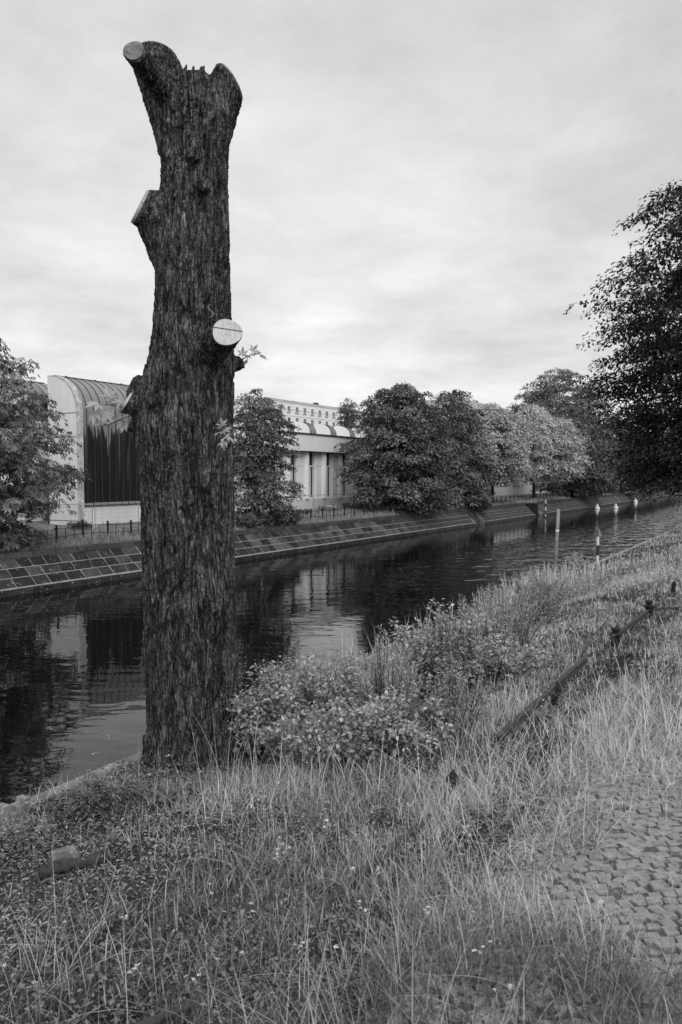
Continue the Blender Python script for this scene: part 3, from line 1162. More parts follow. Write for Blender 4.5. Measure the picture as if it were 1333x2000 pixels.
# ------------------------------------------------------------------ far-bank railing
TF = 28.3
rl = thing('iron_railing', W(20, TF, 1.6), 'low black iron railing along the top of the far bank', 'fence')
k = 0
rails = []
for i, s in enumerate(np.arange(15.0, 118, 0.5)):
    zb = float(zf(s, TF))
    rails.append(W(s, TF, zb))
    if i % 3 == 0:
        V, F = lathe(W(s, TF, zb), [(0.05, -0.2), (0.05, 0.60), (0.075, 0.62), (0.075, 0.66), (0.03, 0.68), (0.06, 0.73), (0.04, 0.78), (0.01, 0.79)], 8)
        MB().add(V, F).obj('post', M['iron'], rl)
    else:
        MB().tube([W(s, TF, zb - 0.1), W(s, TF, zb + 0.60)], 0.016, 5).obj('picket', M['iron'], rl)
rails = np.array(rails)
for h in (0.60, 0.24):
    MB().tube(rails + (0, 0, h), 0.016, 5).obj('rail', M['iron'], rl)

# ------------------------------------------------------------------ builder's mesh fence panels in front of the sheds
TM = 32.6
mg = MB()
for px0, px1, nm in ((52, 88, 'first'), (92, 157, 'second'), (160, 181, 'third'), (186, 271, 'fourth'), (560, 612, 'fifth'), (614, 690, 'sixth')):
    tm = TM
    a, b = on_t(px0, 1020, tm) @ DS, on_t(px1, 1020, tm) @ DS
    zb = float(zf((a + b) / 2, tm)) + 0.02
    zt_ = zb + 1.3
    desc = {'first': 'wire mesh site fence panel under the leftmost chestnut leaves', 'second': 'wire mesh site fence panel in front of the rounded gable wall',
            'third': 'narrow wire mesh site fence panel at the corner of the dark roof', 'fourth': 'wide wire mesh site fence panel before the white base left of the stump',
            'fifth': 'wire mesh site fence panel beside the small tree right of the stump', 'sixth': 'wire mesh site fence panel below the narrow windows'}[nm]
    p = thing('site_fence', W((a + b) / 2, tm, zb), desc, 'fence', 'wire mesh site fence panels')
    m2 = MB()
    m2.tube([W(a, tm, zb), W(a, tm, zt_)], 0.022, 6).tube([W(b, tm, zb), W(b, tm, zt_)], 0.022, 6)
    m2.tube([W(a, tm, zt_), W(b, tm, zt_)], 0.022, 6).tube([W(a, tm, zb + 0.15), W(b, tm, zb + 0.15)], 0.018, 6)
    m2.obj('frame', M['galv'], p)
    m2 = MB()
    for s in np.arange(a + 0.15, b - 0.05, 0.15):
        m2.tube([W(s, tm, zb + 0.3), W(s, tm, zt_)], 0.0045, 3, cap=False)
    for z in np.arange(zb + 0.5, zt_ - 0.1, 0.22):
        m2.tube([W(a, tm, z), W(b, tm, z)], 0.0045, 3, cap=False)
    m2.obj('wire_mesh', M['galv'], p)
    MB().box(a - 0.3, a + 0.3, tm - 0.12, tm + 0.12, zb - 0.05, zb + 0.1).obj('foot', M['plaster_dim'], p)


# ================================================================== TREES AND LEAVES
def leaves_mesh(base, d, n, Ln, wd, fold=0.15):
    """diamond leaves folded at the midrib; returns verts, tris"""
    d = unit(d)
    sd_ = unit(np.cross(n, d))
    n = unit(np.cross(d, sd_))
    Ln = np.asarray(Ln)[:, None] * np.ones((len(base), 1))
    wd = np.asarray(wd)[:, None] * np.ones((len(base), 1))
    v0 = base
    v1 = base + d * Ln * 0.55 + sd_ * wd * 0.5 + n * wd * fold
    v2 = base + d * Ln - n * Ln * 0.12
    v3 = base + d * Ln * 0.55 - sd_ * wd * 0.5 + n * wd * fold
    V = np.stack((v0, v1, v2, v3), 1).reshape(-1, 3)
    k = np.arange(len(base))[:, None] * 4
    F = np.concatenate((k + np.array((0, 1, 2)), k + np.array((0, 2, 3))), 1).reshape(-1, 3)
    return V, F


def crown_points(r, n, base, Rx, H, prof, lobes, surf=0.45):
    h = r.uniform(0, 1, n * 3)
    pw_ = np.interp(h, prof[0], prof[1])
    keep = r.uniform(0, 1, n * 3) < (0.12 + pw_ ** 2)
    h = h[keep][:n]
    pw_ = np.interp(h, prof[0], prof[1])
    a = r.uniform(0, 2 * math.pi, len(h))
    q0 = np.stack((np.cos(a) * 1.7, np.sin(a) * 1.7, h * 3.2), -1) + 40 * r.uniform()
    lob = 1 + lobes * vnoise(q0, 3) + 0.6 * lobes * vnoise(q0 * 2.6, 4)
    rr = r.uniform(0, 1, len(h)) ** surf
    rad = Rx * pw_ * lob * rr
    P = np.stack((base[0] + rad * np.cos(a), base[1] + rad * np.sin(a), base[2] + h * H), -1)
    return P, a, rr, h


EGG = ([0, 0.12, 0.3, 0.5, 0.72, 0.9, 1.0], [0.50, 0.82, 1.0, 0.97, 0.76, 0.44, 0.12])
DOME = ([0, 0.12, 0.3, 0.5, 0.7, 0.85, 0.95, 1.0], [0.60, 0.88, 1.0, 0.95, 0.76, 0.52, 0.28, 0.1])
FULL = ([0, 0.08, 0.3, 0.55, 0.78, 0.92, 1.0], [0.62, 0.88, 1.0, 0.97, 0.80, 0.56, 0.2])
ROUND = ([0, 0.1, 0.3, 0.55, 0.8, 0.93, 1.0], [0.35, 0.72, 0.95, 1.0, 0.80, 0.50, 0.14])


def tree(label, s, t, zb, z0, z1, Rx, mat, ncl, per, lsz, clr, seed, group=None, prof=EGG, lobes=0.3, cat='tree', name='chestnut_tree', palm=False, trunk_r=0.22, droop=0.55, lean=(0, 0), near=None):
    r = np.random.default_rng(seed)
    B = W(s, t, zb)
    root = thing(name, B, label, cat, group)
    cb = B + np.array((lean[0], lean[1], z0 - zb))
    C, a, rr, h = crown_points(r, ncl, cb, Rx, z1 - z0, prof, lobes)
    # stray sprays reaching beyond the crown's outline
    nx = int(ncl * 0.14)
    ok = np.where(rr > 0.80)[0]
    pick = r.choice(ok, min(nx, len(ok)), replace=False)
    ax_ = np.stack((np.full(len(pick), cb[0]), np.full(len(pick), cb[1]), C[pick, 2] - 0.3), -1)
    k_ = r.uniform(1.04, 1.20, len(pick))[:, None]
    C = np.concatenate((C, ax_ + (C[pick] - ax_) * k_))
    a, rr, h = np.concatenate((a, a[pick])), np.concatenate((rr, rr[pick])), np.concatenate((h, h[pick]))
    n = len(C)
    csz = clr * r.uniform(0.55, 1.25, n)
    csz[-len(pick):] *= 0.6
    per_ = np.maximum(4, (per * csz ** 2 / clr ** 2).astype(int))
    idx = np.repeat(np.arange(n), per_)
    m = len(idx)
    ph = r.uniform(0, 2 * math.pi, m)
    q = np.sqrt(r.uniform(0, 1, m))
    rad = q * csz[idx]
    outw = np.stack((np.cos(a), np.sin(a), a * 0), -1)[idx]
    off = np.stack((rad * np.cos(ph), rad * np.sin(ph), -droop * q ** 2 * csz[idx] + r.normal(0, 0.10, m) * csz[idx]), -1)
    off += outw * (csz[idx] * 0.25 * r.normal(0, 1, m))[:, None]
    # tilt the dome outwards: sprays hang away from the trunk
    off[:, 2] -= 0.35 * (off[:, 0] * outw[:, 0] + off[:, 1] * outw[:, 1]) * rr[idx]
    base = C[idx] + off
    d = np.stack((np.cos(ph), np.sin(ph), -0.25 - 0.7 * q), -1) + outw * 0.5 + r.normal(0, 0.35, (m, 3))
    nn = np.stack((np.cos(ph) * 0.5 * q, np.sin(ph) * 0.5 * q, q * 0 + 1.0), -1) + outw * 0.3 + r.normal(0, 0.38, (m, 3))
    ls = lsz * r.uniform(0.65, 1.25, m)
    ctone = r.uniform(0.0, 0.85, n)
    tone = np.clip(ctone[idx] + r.normal(0, 0.18, m), 0, 1)
    if palm:
        d = unit(d)
        nn = unit(nn)
        sd_ = unit(np.cross(nn, d))
        VV, FF, TT = [], [], []
        k0 = 0
        for j, ang in enumerate((-1.9, -0.95, 0.0, 0.95, 1.9)):
            dj = d * math.cos(ang) + sd_ * math.sin(ang) - nn * 0.3
            kl = (0.62, 0.92, 1.0, 0.92, 0.62)[j]
            V, F = leaves_mesh(base, dj, nn, ls * kl, ls * 0.36 * kl)
            VV.append(V)
            FF.append(F + k0)
            k0 += len(V)
            TT.append(np.repeat(tone, 4))
        V, F, tv = np.concatenate(VV), np.concatenate(FF), np.concatenate(TT)
    else:
        V, F = leaves_mesh(base, d, nn, ls, ls * 0.62)
        tv = np.repeat(tone, 4)
    obj('crown', V, F, mat, root, tone=tv, kind='stuff')
    # trunk and limbs
    top = cb + np.array((0, 0, (z1 - z0) * 0.8))
    kk = np.linspace(0, 1, 9)
    tp = B + (top - B) * kk[:, None] + np.stack((0.15 * np.sin(kk * 5 + seed), 0.15 * np.cos(kk * 4 + seed), kk * 0), -1) * kk[:, None]
    tp[0, 2] -= 0.25
    tr_ = trunk_r * (1 - 0.85 * kk)
    tr_[0] *= 1.3
    MB().tube(tp, tr_, 9).obj('trunk', M['tree_bark'], root, smooth=True)
    mb = MB()
    sel = r.choice(n, min(n, 46), replace=False)
    for c in sel:
        u_ = np.clip((C[c, 2] - B[2]) / (top[2] - B[2]) * r.uniform(0.45, 0.8), 0.22, 0.95)
        i0 = B + (top - B) * u_
        i0 = np.array([np.interp(u_, kk, tp[:, j]) for j in range(3)])
        mid = (i0 + C[c]) / 2 + np.array((0, 0, 0.10 * np.linalg.norm(C[c] - i0)))
        mb.tube([i0, mid, C[c]], [trunk_r * 0.30 * (1.1 - u_), trunk_r * 0.18 * (1.1 - u_), 0.012], 5)
    mb.obj('limbs', M['tree_bark'], root, smooth=True)
    return root


def s_at(px_, t_):
    return float(on_t(px_, 1000, t_) @ DS)


def z_at(px_, py_, t_):
    return float(on_t(px_, py_, t_)[2])


TG = 'chestnut trees along the far bank'
# leftmost tree, nearest of the far bank
tree('large chestnut tree with hanging leaves at the left edge before the rounded sheds', s_at(-75, 29.4), 29.4, 1.6, 0.9 + 0.9, z_at(-70, 600, 29.4), 4.05, M['leaf_grey'], 460, 36, 0.22, 0.6, 101, TG, palm=True, prof=([0, 0.12, 0.3, 0.42, 0.55, 0.7, 0.85, 1.0], [0.5, 0.74, 0.95, 1.0, 0.88, 0.70, 0.48, 0.15]), lobes=0.28, droop=0.8)
tree('slim bushy tree standing just right of the cut stump', s_at(504, 28.2), 28.2, 1.6, 1.9, z_at(500, 757, 28.2), 2.0, M['leaf_mid'], 330, 56, 0.19, 0.48, 102, TG, prof=([0, 0.15, 0.35, 0.6, 0.8, 0.93, 1.0], [0.6, 0.92, 1.0, 0.92, 0.78, 0.55, 0.28]), lobes=0.4, trunk_r=0.15)
tree('big dark round chestnut tree right of the window bays', s_at(782, 28.6), 28.6, 1.6, 1.9, z_at(782, 748, 28.6), 4.2, M['leaf_mid'], 560, 90, 0.25, 0.72, 103, TG, prof=FULL, lobes=0.27, droop=0.7)
tree('narrow dark chestnut tree behind the big round one', s_at(880, 28.8), 28.8, 1.6, 2.0, z_at(880, 760, 28.8), 3.3, M['leaf_mid'], 300, 80, 0.27, 0.74, 104, TG, prof=FULL, lobes=0.26, droop=0.8)
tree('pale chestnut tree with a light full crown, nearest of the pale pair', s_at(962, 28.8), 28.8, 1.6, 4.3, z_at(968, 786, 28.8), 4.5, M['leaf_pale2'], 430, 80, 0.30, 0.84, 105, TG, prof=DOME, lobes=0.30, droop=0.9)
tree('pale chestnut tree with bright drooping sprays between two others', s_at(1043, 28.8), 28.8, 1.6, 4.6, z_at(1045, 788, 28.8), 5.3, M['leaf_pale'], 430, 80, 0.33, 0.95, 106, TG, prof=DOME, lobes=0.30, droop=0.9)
tree('darker chestnut tree overhanging the far end of the wall', s_at(1118, 28.2), 28.2, 1.6, 2.6, z_at(1118, 788, 28.2), 6.2, M['leaf_mid'], 360, 80, 0.38, 1.1, 107, TG, prof=DOME, lobes=0.30, droop=0.9)
tree('tall airy light-leaved tree rising above the pale chestnuts', s_at(1092, 40), 40, 1.7, 6.0, z_at(1092, 716, 40), 8.6, M['leaf_grey'], 800, 50, 0.42, 1.05, 108, None, prof=ROUND, lobes=0.35, name='plane_tree')
for k, (px_, t_, pyt, rx) in enumerate(((1172, 31.0, 800, 6.0), (1212, 31.5, 815, 6.5), (1250, 32.5, 830, 7.5), (1290, 33.5, 835, 8.5), (1335, 35, 835, 10))):
    lab = ['dark overhanging tree at the end of the visible wall', 'dense dark tree low over the water beyond the wall end', 'dark tree behind the white buoys', 'dim far tree glimpsed under the right-hand crown', 'farthest tree mass closing the canal at the right edge'][k]
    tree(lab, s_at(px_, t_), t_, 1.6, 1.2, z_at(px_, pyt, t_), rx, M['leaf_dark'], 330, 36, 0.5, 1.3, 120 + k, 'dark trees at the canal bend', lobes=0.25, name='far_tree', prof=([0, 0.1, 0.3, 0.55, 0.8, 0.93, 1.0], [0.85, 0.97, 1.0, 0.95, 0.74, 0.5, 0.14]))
tree('pair of slim poplar tips behind the big round chestnut', s_at(676, 75), 75, 1.7, 6, z_at(676, 772, 75), 1.3, M['leaf_mid'], 130, 30, 0.35, 0.7, 131, None, name='poplar_tree', prof=([0, 0.5, 0.9, 1], [0.8, 1, 0.8, 0.3]))
tree('slim poplar tip left of the other poplar', s_at(688, 77), 77, 1.7, 6, z_at(688, 776, 77), 1.1, M['leaf_mid'], 110, 30, 0.35, 0.7, 132, None, name='poplar_tree', prof=([0, 0.5, 0.9, 1], [0.8, 1, 0.8, 0.3]))
# big dark tree at the right, on the near bank
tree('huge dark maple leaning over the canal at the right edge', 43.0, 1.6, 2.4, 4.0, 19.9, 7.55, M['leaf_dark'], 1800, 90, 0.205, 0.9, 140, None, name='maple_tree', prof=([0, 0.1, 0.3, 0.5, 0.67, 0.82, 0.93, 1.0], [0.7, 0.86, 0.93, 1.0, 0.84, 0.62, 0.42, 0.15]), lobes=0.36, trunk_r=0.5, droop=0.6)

# ================================================================== THE STUMP TREE
TY = 6.5
edge = [(1560, 262, 496), (1525, 268, 486), (1495, 276, 477), (1460, 283, 470), (1400, 285, 465), (1300, 281, 463), (1200, 279, 459), (1100, 275, 455), (1000, 272, 453), (930, 268, 452),
        (880, 262, 451), (830, 262, 450), (780, 268, 451), (730, 278, 453), (700, 287, 454), (650, 296, 450), (600, 299, 447), (550, 302, 446), (500, 300, 445), (450, 305, 445), (400, 310, 444), (350, 313, 443), (300, 314, 444), (260, 308, 448), (225, 303, 452), (195, 312, 446)]
ys = np.array([e[0] for e in edge])
Pl = np.array([at_y(e[1], e[0], TY) for e in edge])
Pr = np.array([at_y(e[2], e[0], TY) for e in edge])
Ctr = (Pl + Pr) / 2
Rad = (Pr[:, 0] - Pl[:, 0]) / 2
zq = np.linspace(Ctr[0, 2], Ctr[-1, 2], 90)
cxq = np.interp(zq, Ctr[:, 2], Ctr[:, 0])
rq = np.interp(zq, Ctr[:, 2], Rad)
NA = 48
V, F = [], []
for i in range(90):
    fl = max(0, 1 - (zq[i] - zq[0]) / 0.5)
    for k in range(NA):
        a = 2 * math.pi * k / NA
        rr = rq[i] * (1 + 0.05 * math.sin(3 * a + 1.0) + 0.02 * math.sin(7 * a + zq[i] * 1.3)) * (1 + fl ** 2 * (0.10 * math.sin(5 * a + 0.7) + 0.02))
        V.append((cxq[i] + rr * math.cos(a), TY + rr * 0.97 * math.sin(a), zq[i]))
for i in range(89):
    for k in range(NA):
        F.append((i * NA + k, i * NA + (k + 1) % NA, (i + 1) * NA + (k + 1) % NA, (i + 1) * NA + k))
F.append(tuple(range(NA))[::-1])
F.append(tuple(89 * NA + k for k in range(NA)))
tm = MB().add(V, F)


def stub(p0, p1, r0, r1, cut=None, n=28, bulge=0.0):
    """closed limb stub from p0 to p1; its end is sheared onto the plane with normal `cut`"""
    p0, p1 = np.asarray(p0, float), np.asarray(p1, float)
    ax = unit(p1 - p0)
    cut = unit(np.asarray(cut, float)) if cut is not None else ax
    x, y = frame_at(ax)
    ring = []
    V, F = [], []
    m = 12
    for i in range(m):
        k = i / (m - 1)
        rr = r0 + (r1 - r0) * (k ** 0.7) + bulge * math.sin(k * math.pi)
        for j in range(n):
            a = 2 * math.pi * j / n
            o = rr * (1 + 0.04 * math.sin(3 * a + r0 * 50)) * (math.cos(a) * x + math.sin(a) * y)
            sh = -(o @ cut) / (ax @ cut) * k ** 2 * ax
            V.append(p0 + (p1 - p0) * k + o + sh)
    for i in range(m - 1):
        for j in range(n):
            F.append((i * n + j, i * n + (j + 1) % n, (i + 1) * n + (j + 1) % n, (i + 1) * n + j))
    F.append(tuple(range(n))[::-1])
    F.append(tuple((m - 1) * n + j for j in range(n)))
    tm.add(V, F)
    end = np.array(V[(m - 1) * n:])
    CUTS.append((np.asarray(p1), cut, end))
    return end


CUTS = []
Y = lambda px_, py_, dy: at_y(px_, py_, TY + dy)
# 1 long stub towards the viewer, top left
e1 = stub(Y(352, 225, 0.05), Y(262, 100, -0.62), 0.105, 0.083, cut=(-0.10, -0.97, 0.22))
# 2 rear left leader
e2 = stub(Y(368, 285, 0.0), Y(299, 112, 0.22), 0.25, 0.185, cut=(-0.12, 0.16, 1.0))
# 3 right leader
e3 = stub(Y(388, 290, 0.0), Y(449, 160, 0.06), 0.24, 0.15, cut=(0.79, 0.14, 0.61))
# 4 left mid stub
e4 = stub(Y(368, 432, 0.0), Y(275, 404, -0.05), 0.24, 0.145, cut=(-0.80, -0.38, 0.40))
stub(Y(362, 570, 0.0), Y(290, 432, -0.03), 0.17, 0.11)
stub(Y(378, 250, 0.08), Y(377, 150, 0.10), 0.18, 0.14)
# 5 right stub with the pale round face
e5 = stub(Y(385, 712, 0.0), Y(444, 650, -0.50), 0.165, 0.108, cut=(0.16, -0.93, 0.26))
# 6 small nub behind right
e6 = stub(Y(420, 722, 0.1), Y(475, 706, 0.12), 0.11, 0.055)
# 7 left bulge and stub
stub(Y(330, 790, -0.05), Y(257, 752, -0.08), 0.25, 0.10)
e7 = stub(Y(335, 800, -0.05), Y(247, 786, -0.16), 0.16, 0.088, cut=(-0.78, -0.30, 0.50))
stub(Y(320, 850, -0.05), Y(258, 820, -0.08), 0.18, 0.09)
# knots
stub(Y(378, 310, -0.1), Y(377, 300, -0.315), 0.10, 0.055)
stub(Y(392, 368, -0.1), Y(396, 360, -0.33), 0.10, 0.05)
stub(Y(305, 785, -0.1), Y(300, 778, -0.40), 0.13, 0.06)
# root flares
for px_, py_, dy, px2, py2, dy2 in ((430, 1440, -0.1, 500, 1512, -0.18), (320, 1450, -0.15, 285, 1540, -0.35), (370, 1460, -0.2, 372, 1550, -0.52), (440, 1420, 0.0, 508, 1500, 0.1)):
    stub(Y(px_, py_, dy), Y(px2, py2, dy2), 0.19, 0.075)

tmp = mesh_data('tmp', np.concatenate(tm.v), tm.f)
to = bpy.data.objects.new('tmp', tmp)
COL.objects.link(to)
md = to.modifiers.new('r', 'REMESH')
md.mode = 'VOXEL'
md.voxel_size = 0.009
md.adaptivity = 0
dg = bpy.context.evaluated_depsgraph_get()
ev = to.evaluated_get(dg)
rm = ev.to_mesh()
nv = len(rm.vertices)
co = np.empty(nv * 3, np.float32)
rm.vertices.foreach_get('co', co)
co = co.reshape(-1, 3).astype(float)
ne = len(rm.edges)
ed = np.empty(ne * 2, np.int32)
rm.edges.foreach_get('vertices', ed)
ed = ed.reshape(-1, 2)
nf = len(rm.polygons)
ls_ = np.empty(len(rm.loops), np.int32)
rm.loops.foreach_get('vertex_index', ls_)
FQ = ls_.reshape(-1, 4) if len(ls_) == 4 * nf else None
ev.to_mesh_clear()
bpy.data.objects.remove(to)
bpy.data.meshes.remove(tmp)
deg = np.bincount(ed.ravel(), minlength=nv)[:, None]


def lap(q):
    r_ = np.zeros_like(q)
    for j in range(q.shape[1]):
        r_[:, j] = np.bincount(ed[:, 0], q[ed[:, 1], j], nv) + np.bincount(ed[:, 1], q[ed[:, 0], j], nv)
    return r_ / deg


flat = np.zeros(nv)
for p1, cut, end in CUTS[:4] + [CUTS[6], CUTS[9]]:
    rmax = np.linalg.norm(end - p1, axis=1).max()
    dn = (co - p1) @ cut
    rad_ = np.linalg.norm(co - p1, axis=1)
    flat = np.maximum(flat, sst(0.05, 0.015, np.abs(dn)) * (rad_ < rmax * 1.05))
sm_w = (1 - 0.85 * flat)[:, None]
for _ in range(14):
    co = co + (lap(co) - co) * 0.6 * sm_w
# vertex normals
qa, qb, qc, qd = (co[FQ[:, j]] for j in range(4))
fn = np.cross(qc - qa, qd - qb)
vn = np.zeros((nv, 3))
for j in range(4):
    for c in range(3):
        vn[:, c] += np.bincount(FQ[:, j], fn[:, c], nv)
vn = unit(vn)
warp = np.stack((vnoise(co * np.array((7, 7, 3.0)), 1), vnoise(co * np.array((7, 7, 3.0)), 2), vnoise(co * 5, 3)), -1)
bscale = 1.0 + 0.5 * vnoise(co / np.array((0.5, 0.5, 0.8)), 88)[:, None]      # the bark's grain coarsens and tightens over the trunk


def furrow(q, wid, sd):
    return 1 - sst(0.0, wid, np.abs(vnoise(q, sd)))


warp2 = np.stack((vnoise(co * np.array((19, 19, 9.0)), 101), vnoise(co * np.array((19, 19, 9.0)), 102), vnoise(co * 13, 103)), -1)
qa_ = co / np.array((0.052, 0.052, 0.34)) + warp * np.array((0.6, 0.6, 0.4)) + warp2 * 0.16
fu1 = furrow(qa_, 0.20, 5) * sst(-0.5, 0.0, vnoise(co / np.array((0.09, 0.09, 0.13)), 6))
qb_ = co / np.array((0.027, 0.027, 0.16)) + (warp * np.array((0.8, 0.8, 0.5)) + warp2 * 0.3) * bscale
fu2 = furrow(qb_, 0.24, 15) * sst(-0.5, 0.2, vnoise(co / np.array((0.06, 0.06, 0.08)), 16))
brk = furrow(co / np.array((0.09, 0.09, 0.05)) + warp * 1.2 + warp2 * 0.4, 0.14, 25) * sst(0.0, 0.45, vnoise(co / np.array((0.07, 0.07, 0.10)), 26))
f1, f2, cid = voronoi(co / np.array((0.040, 0.040, 0.15)) * (0.75 + 0.35 * bscale) + warp * 0.8 + warp2 * 0.35, 35)
vmask = sst(-0.35, 0.35, vnoise(co / np.array((0.16, 0.16, 0.30)), 36))
edge_ = (1 - sst(0.0, 0.16, f2 - f1)) * vmask
fine = fbm(co / np.array((0.014, 0.014, 0.04)), 3, 41)
mid = fbm(co / np.array((0.14, 0.14, 0.35)), 3, 51)
ring = np.clip(vnoise(np.stack((co[:, 0] * 2.5, co[:, 1] * 2.5, co[:, 2] * 13), -1), 61) - 0.6, 0, 1) * 2.0
smooth_ = sst(0.2, 0.6, vnoise(co / np.array((0.22, 0.22, 0.5)), 66))           # patches where the plates have fallen off
disp = (-0.015 * fu1 * (1 - 0.4 * smooth_) - 0.009 * fu2 * (1 - 0.4 * smooth_) - 0.007 * edge_ - 0.006 * brk + 0.009 * (cid - 0.5) * (0.4 + 0.6 * vmask) + 0.0045 * fine + 0.004 * mid - 0.007 * ring)
btone = np.clip(0.50 - 0.30 * fu1 - 0.20 * fu2 - 0.18 * edge_ - 0.14 * brk + 0.24 * (cid - 0.5) + 0.14 * fine + 0.10 * mid, 0, 1)
co = co + vn * (disp * (1 - flat))[:, None]
pt = thing('cut_tree', at_y(378, 1500, TY), 'tall bare cut-back tree trunk with sawn limb stubs at the canal edge', 'tree')
obj('trunk', co, FQ, M['bark'], pt, tone=btone, smooth=True)


def cut_face(end, p1, cut, mat, inset=0.93, crack=None, name='cut_face'):
    """sawn face: a slightly domed disc 4 mm proud of the stub end; crack = (direction angle, offset) splits it in two"""
    cut = unit(np.asarray(cut, float))
    ctr = end.mean(0)
    x, y = frame_at(cut)
    rim = [ctr + (q - ctr) * inset for q in end]
    c2 = np.array([((q - ctr) @ x, (q - ctr) @ y) for q in rim])
    halves = [c2]
    if crack is not None:
        ang, off, gp = crack
        dv = np.array((math.cos(ang), math.sin(ang)))
        nv2 = np.array((-dv[1], dv[0]))

        def clip(poly, sgn):
            outp = []
            n_ = len(poly)
            for i in range(n_):
                A, B_ = poly[i], poly[(i + 1) % n_]
                a_, b_ = sgn * (A @ nv2 - off) - gp, sgn * (B_ @ nv2 - off) - gp
                if a_ >= 0:
                    outp.append(A)
                if a_ * b_ < 0:
                    outp.append(A + (B_ - A) * a_ / (a_ - b_))
            return np.array(outp)
        halves = [clip(c2, 1), clip(c2, -1)]
    for hi, h_ in enumerate(halves):
        n_ = len(h_)
        lift = 0.012 + 0.006 * hi
        P = [ctr + x * q[0] + y * q[1] - cut * 0.02 for q in h_] + [ctr + x * q[0] + y * q[1] + cut * lift for q in h_]
        F_ = [tuple(range(n_, 2 * n_))] + [(i, (i + 1) % n_, n_ + (i + 1) % n_, n_ + i) for i in range(n_)]
        MB().add(P, F_).obj(name, mat, pt)


cut_face(e1, 0, CUTS[0][1], M['cut_wood_old'], 0.90)
cut_face(e2, 0, CUTS[1][1], M['cut_wood_old'], 0.93)
cut_face(e3, 0, CUTS[2][1], M['cut_wood_old'], 0.93)
cut_face(e4, 0, CUTS[3][1], M['cut_wood'], 0.95, crack=(0.1, -0.03, 0.005))
cut_face(e5, 0, CUTS[6][1], M['cut_wood'], 0.95, crack=(math.pi - 0.13, -0.022, 0.003))
cut_face(e7, 0, CUTS[9][1], M['cut_wood'], 0.95)

# pale S-shaped mark on the bark
sp_ = []
for k in np.linspace(0, 1, 15):
    a = k * 2 * math.pi
    sp_.append((412 - 5 * math.sin(a) * (1 if k < 0.5 else 1), 594 + 26 * k))
S3 = [Y(x_, y_, -0.335) for x_, y_ in sp_]
MB().tube(S3, [0.004 + 0.005 * abs(math.sin(i * 1.3)) for i in range(15)], 6).obj('lichen_mark', M['cut_wood_old'], pt, label='pale S-shaped mark on the bark')

# splinters in the fork
mb = MB()
r = np.random.default_rng(77)
for k in range(11):
    b = Y(r.uniform(352, 402), r.uniform(136, 146), r.uniform(-0.02, 0.2))
    h = r.uniform(0.005, 0.05)
    mb.tube([b - (0, 0, 0.05), b + (r.normal(0, 0.03), r.normal(0, 0.02), h)], [0.03, 0.006], 5)
mb.obj('splinter', M['log_bark'], pt)


def sprig(base, dirs, nleaf, size, seed, droop):
    """a shoot with lobed leaves; each leaf its own mesh"""
    r = np.random.default_rng(seed)
    base = np.asarray(base, float)
    dirs = unit(np.asarray(dirs, float))
    pts = [base + dirs * size * 2.6 * k + np.array((0, 0, -droop * k * k * size)) for k in np.linspace(0, 1, 5)]
    sg = MB().tube(pts, [0.006, 0.005, 0.004, 0.003, 0.002], 5).obj('sprig', M['twig'], pt)
    for i in range(nleaf):
        k = (i + 0.7) / nleaf
        p = np.array([np.interp(k, np.linspace(0, 1, 5), [q[j] for q in pts]) for j in range(3)])
        d = unit(dirs + r.normal(0, 0.9, 3) + np.array((0, -0.2, -0.4 * droop)))
        nn = unit(np.array((0, -0.5, 0.8)) + r.normal(0, 0.5, 3))
        sd_ = unit(np.cross(nn, d))
        VV, FF, k0 = [], [], 0
        pet = p + d * size * 0.5
        V, F_ = tube([p, pet], [0.0025, 0.002], 3, False)
        m2 = MB().add(V, F_)
        for ang, kl in ((-1.3, 0.65), (-0.65, 0.9), (0, 1.1), (0.65, 0.9), (1.3, 0.65)):
            dj = d * math.cos(ang) + sd_ * math.sin(ang) - nn * 0.25
            V, F_ = leaves_mesh(pet[None], dj[None], nn[None], np.array([size * kl]), np.array([size * 0.36 * kl]))
            m2.add(V, F_)
        nvv = m2.n
        o = obj('leaf', np.concatenate(m2.v), m2.f, M['leaf_sprig'], sg, tone=np.full(nvv, r.uniform(0.1, 0.9)))


ORIGIN_pt = ORIGIN[pt]
sprig(Y(262, 800, -0.2), (-1.0, -0.35, 0.25), 9, 0.115, 1, 0.3)
sprig(Y(256, 812, -0.2), (-0.6, -0.6, -0.25), 6, 0.085, 2, 0.4)
sprig(Y(434, 838, -0.34), (0.15, -0.6, -0.1), 7, 0.075, 3, 1.0)
sprig(Y(470, 705, 0.1), (0.5, -0.2, 0.35), 6, 0.07, 4, 0.6)

# ================================================================== NEAR OBJECTS
# mooring post and sign on the quay
def quay_pt(px_):
    d = ray(px_, 1000)
    # point on the quay line 0.2 m behind the edge
    k = (QUAY - 0.20) / (d @ DT)
    p = d * k
    return np.array((p[0], p[1], 2.08))


bp = quay_pt(1085)
dY = bp[1]
topz = at_y(1091, 994, dY)[2]
pm_ = thing('metal_post', bp, 'bare grey metal post leaning slightly at the quay edge', 'post')
tp_ = np.array((at_y(1091.5, 994, dY)[0], dY, topz))
MB().tube([bp - (0, 0, 0.1), bp + (tp_ - bp) * 0.5, tp_], 0.037, 10).obj('shaft', M['post_grey'], pm_, smooth=True)
cl_ = bp + (tp_ - bp) * 0.70
MB().tube([cl_, cl_ + (tp_ - bp) * 0.025], 0.041, 10).obj('band', M['white_paint'], pm_)
MB().tube([bp - (0, 0, 0.1), bp + (tp_ - bp) * 0.13], 0.053, 10).obj('foot', M['iron'], pm_)

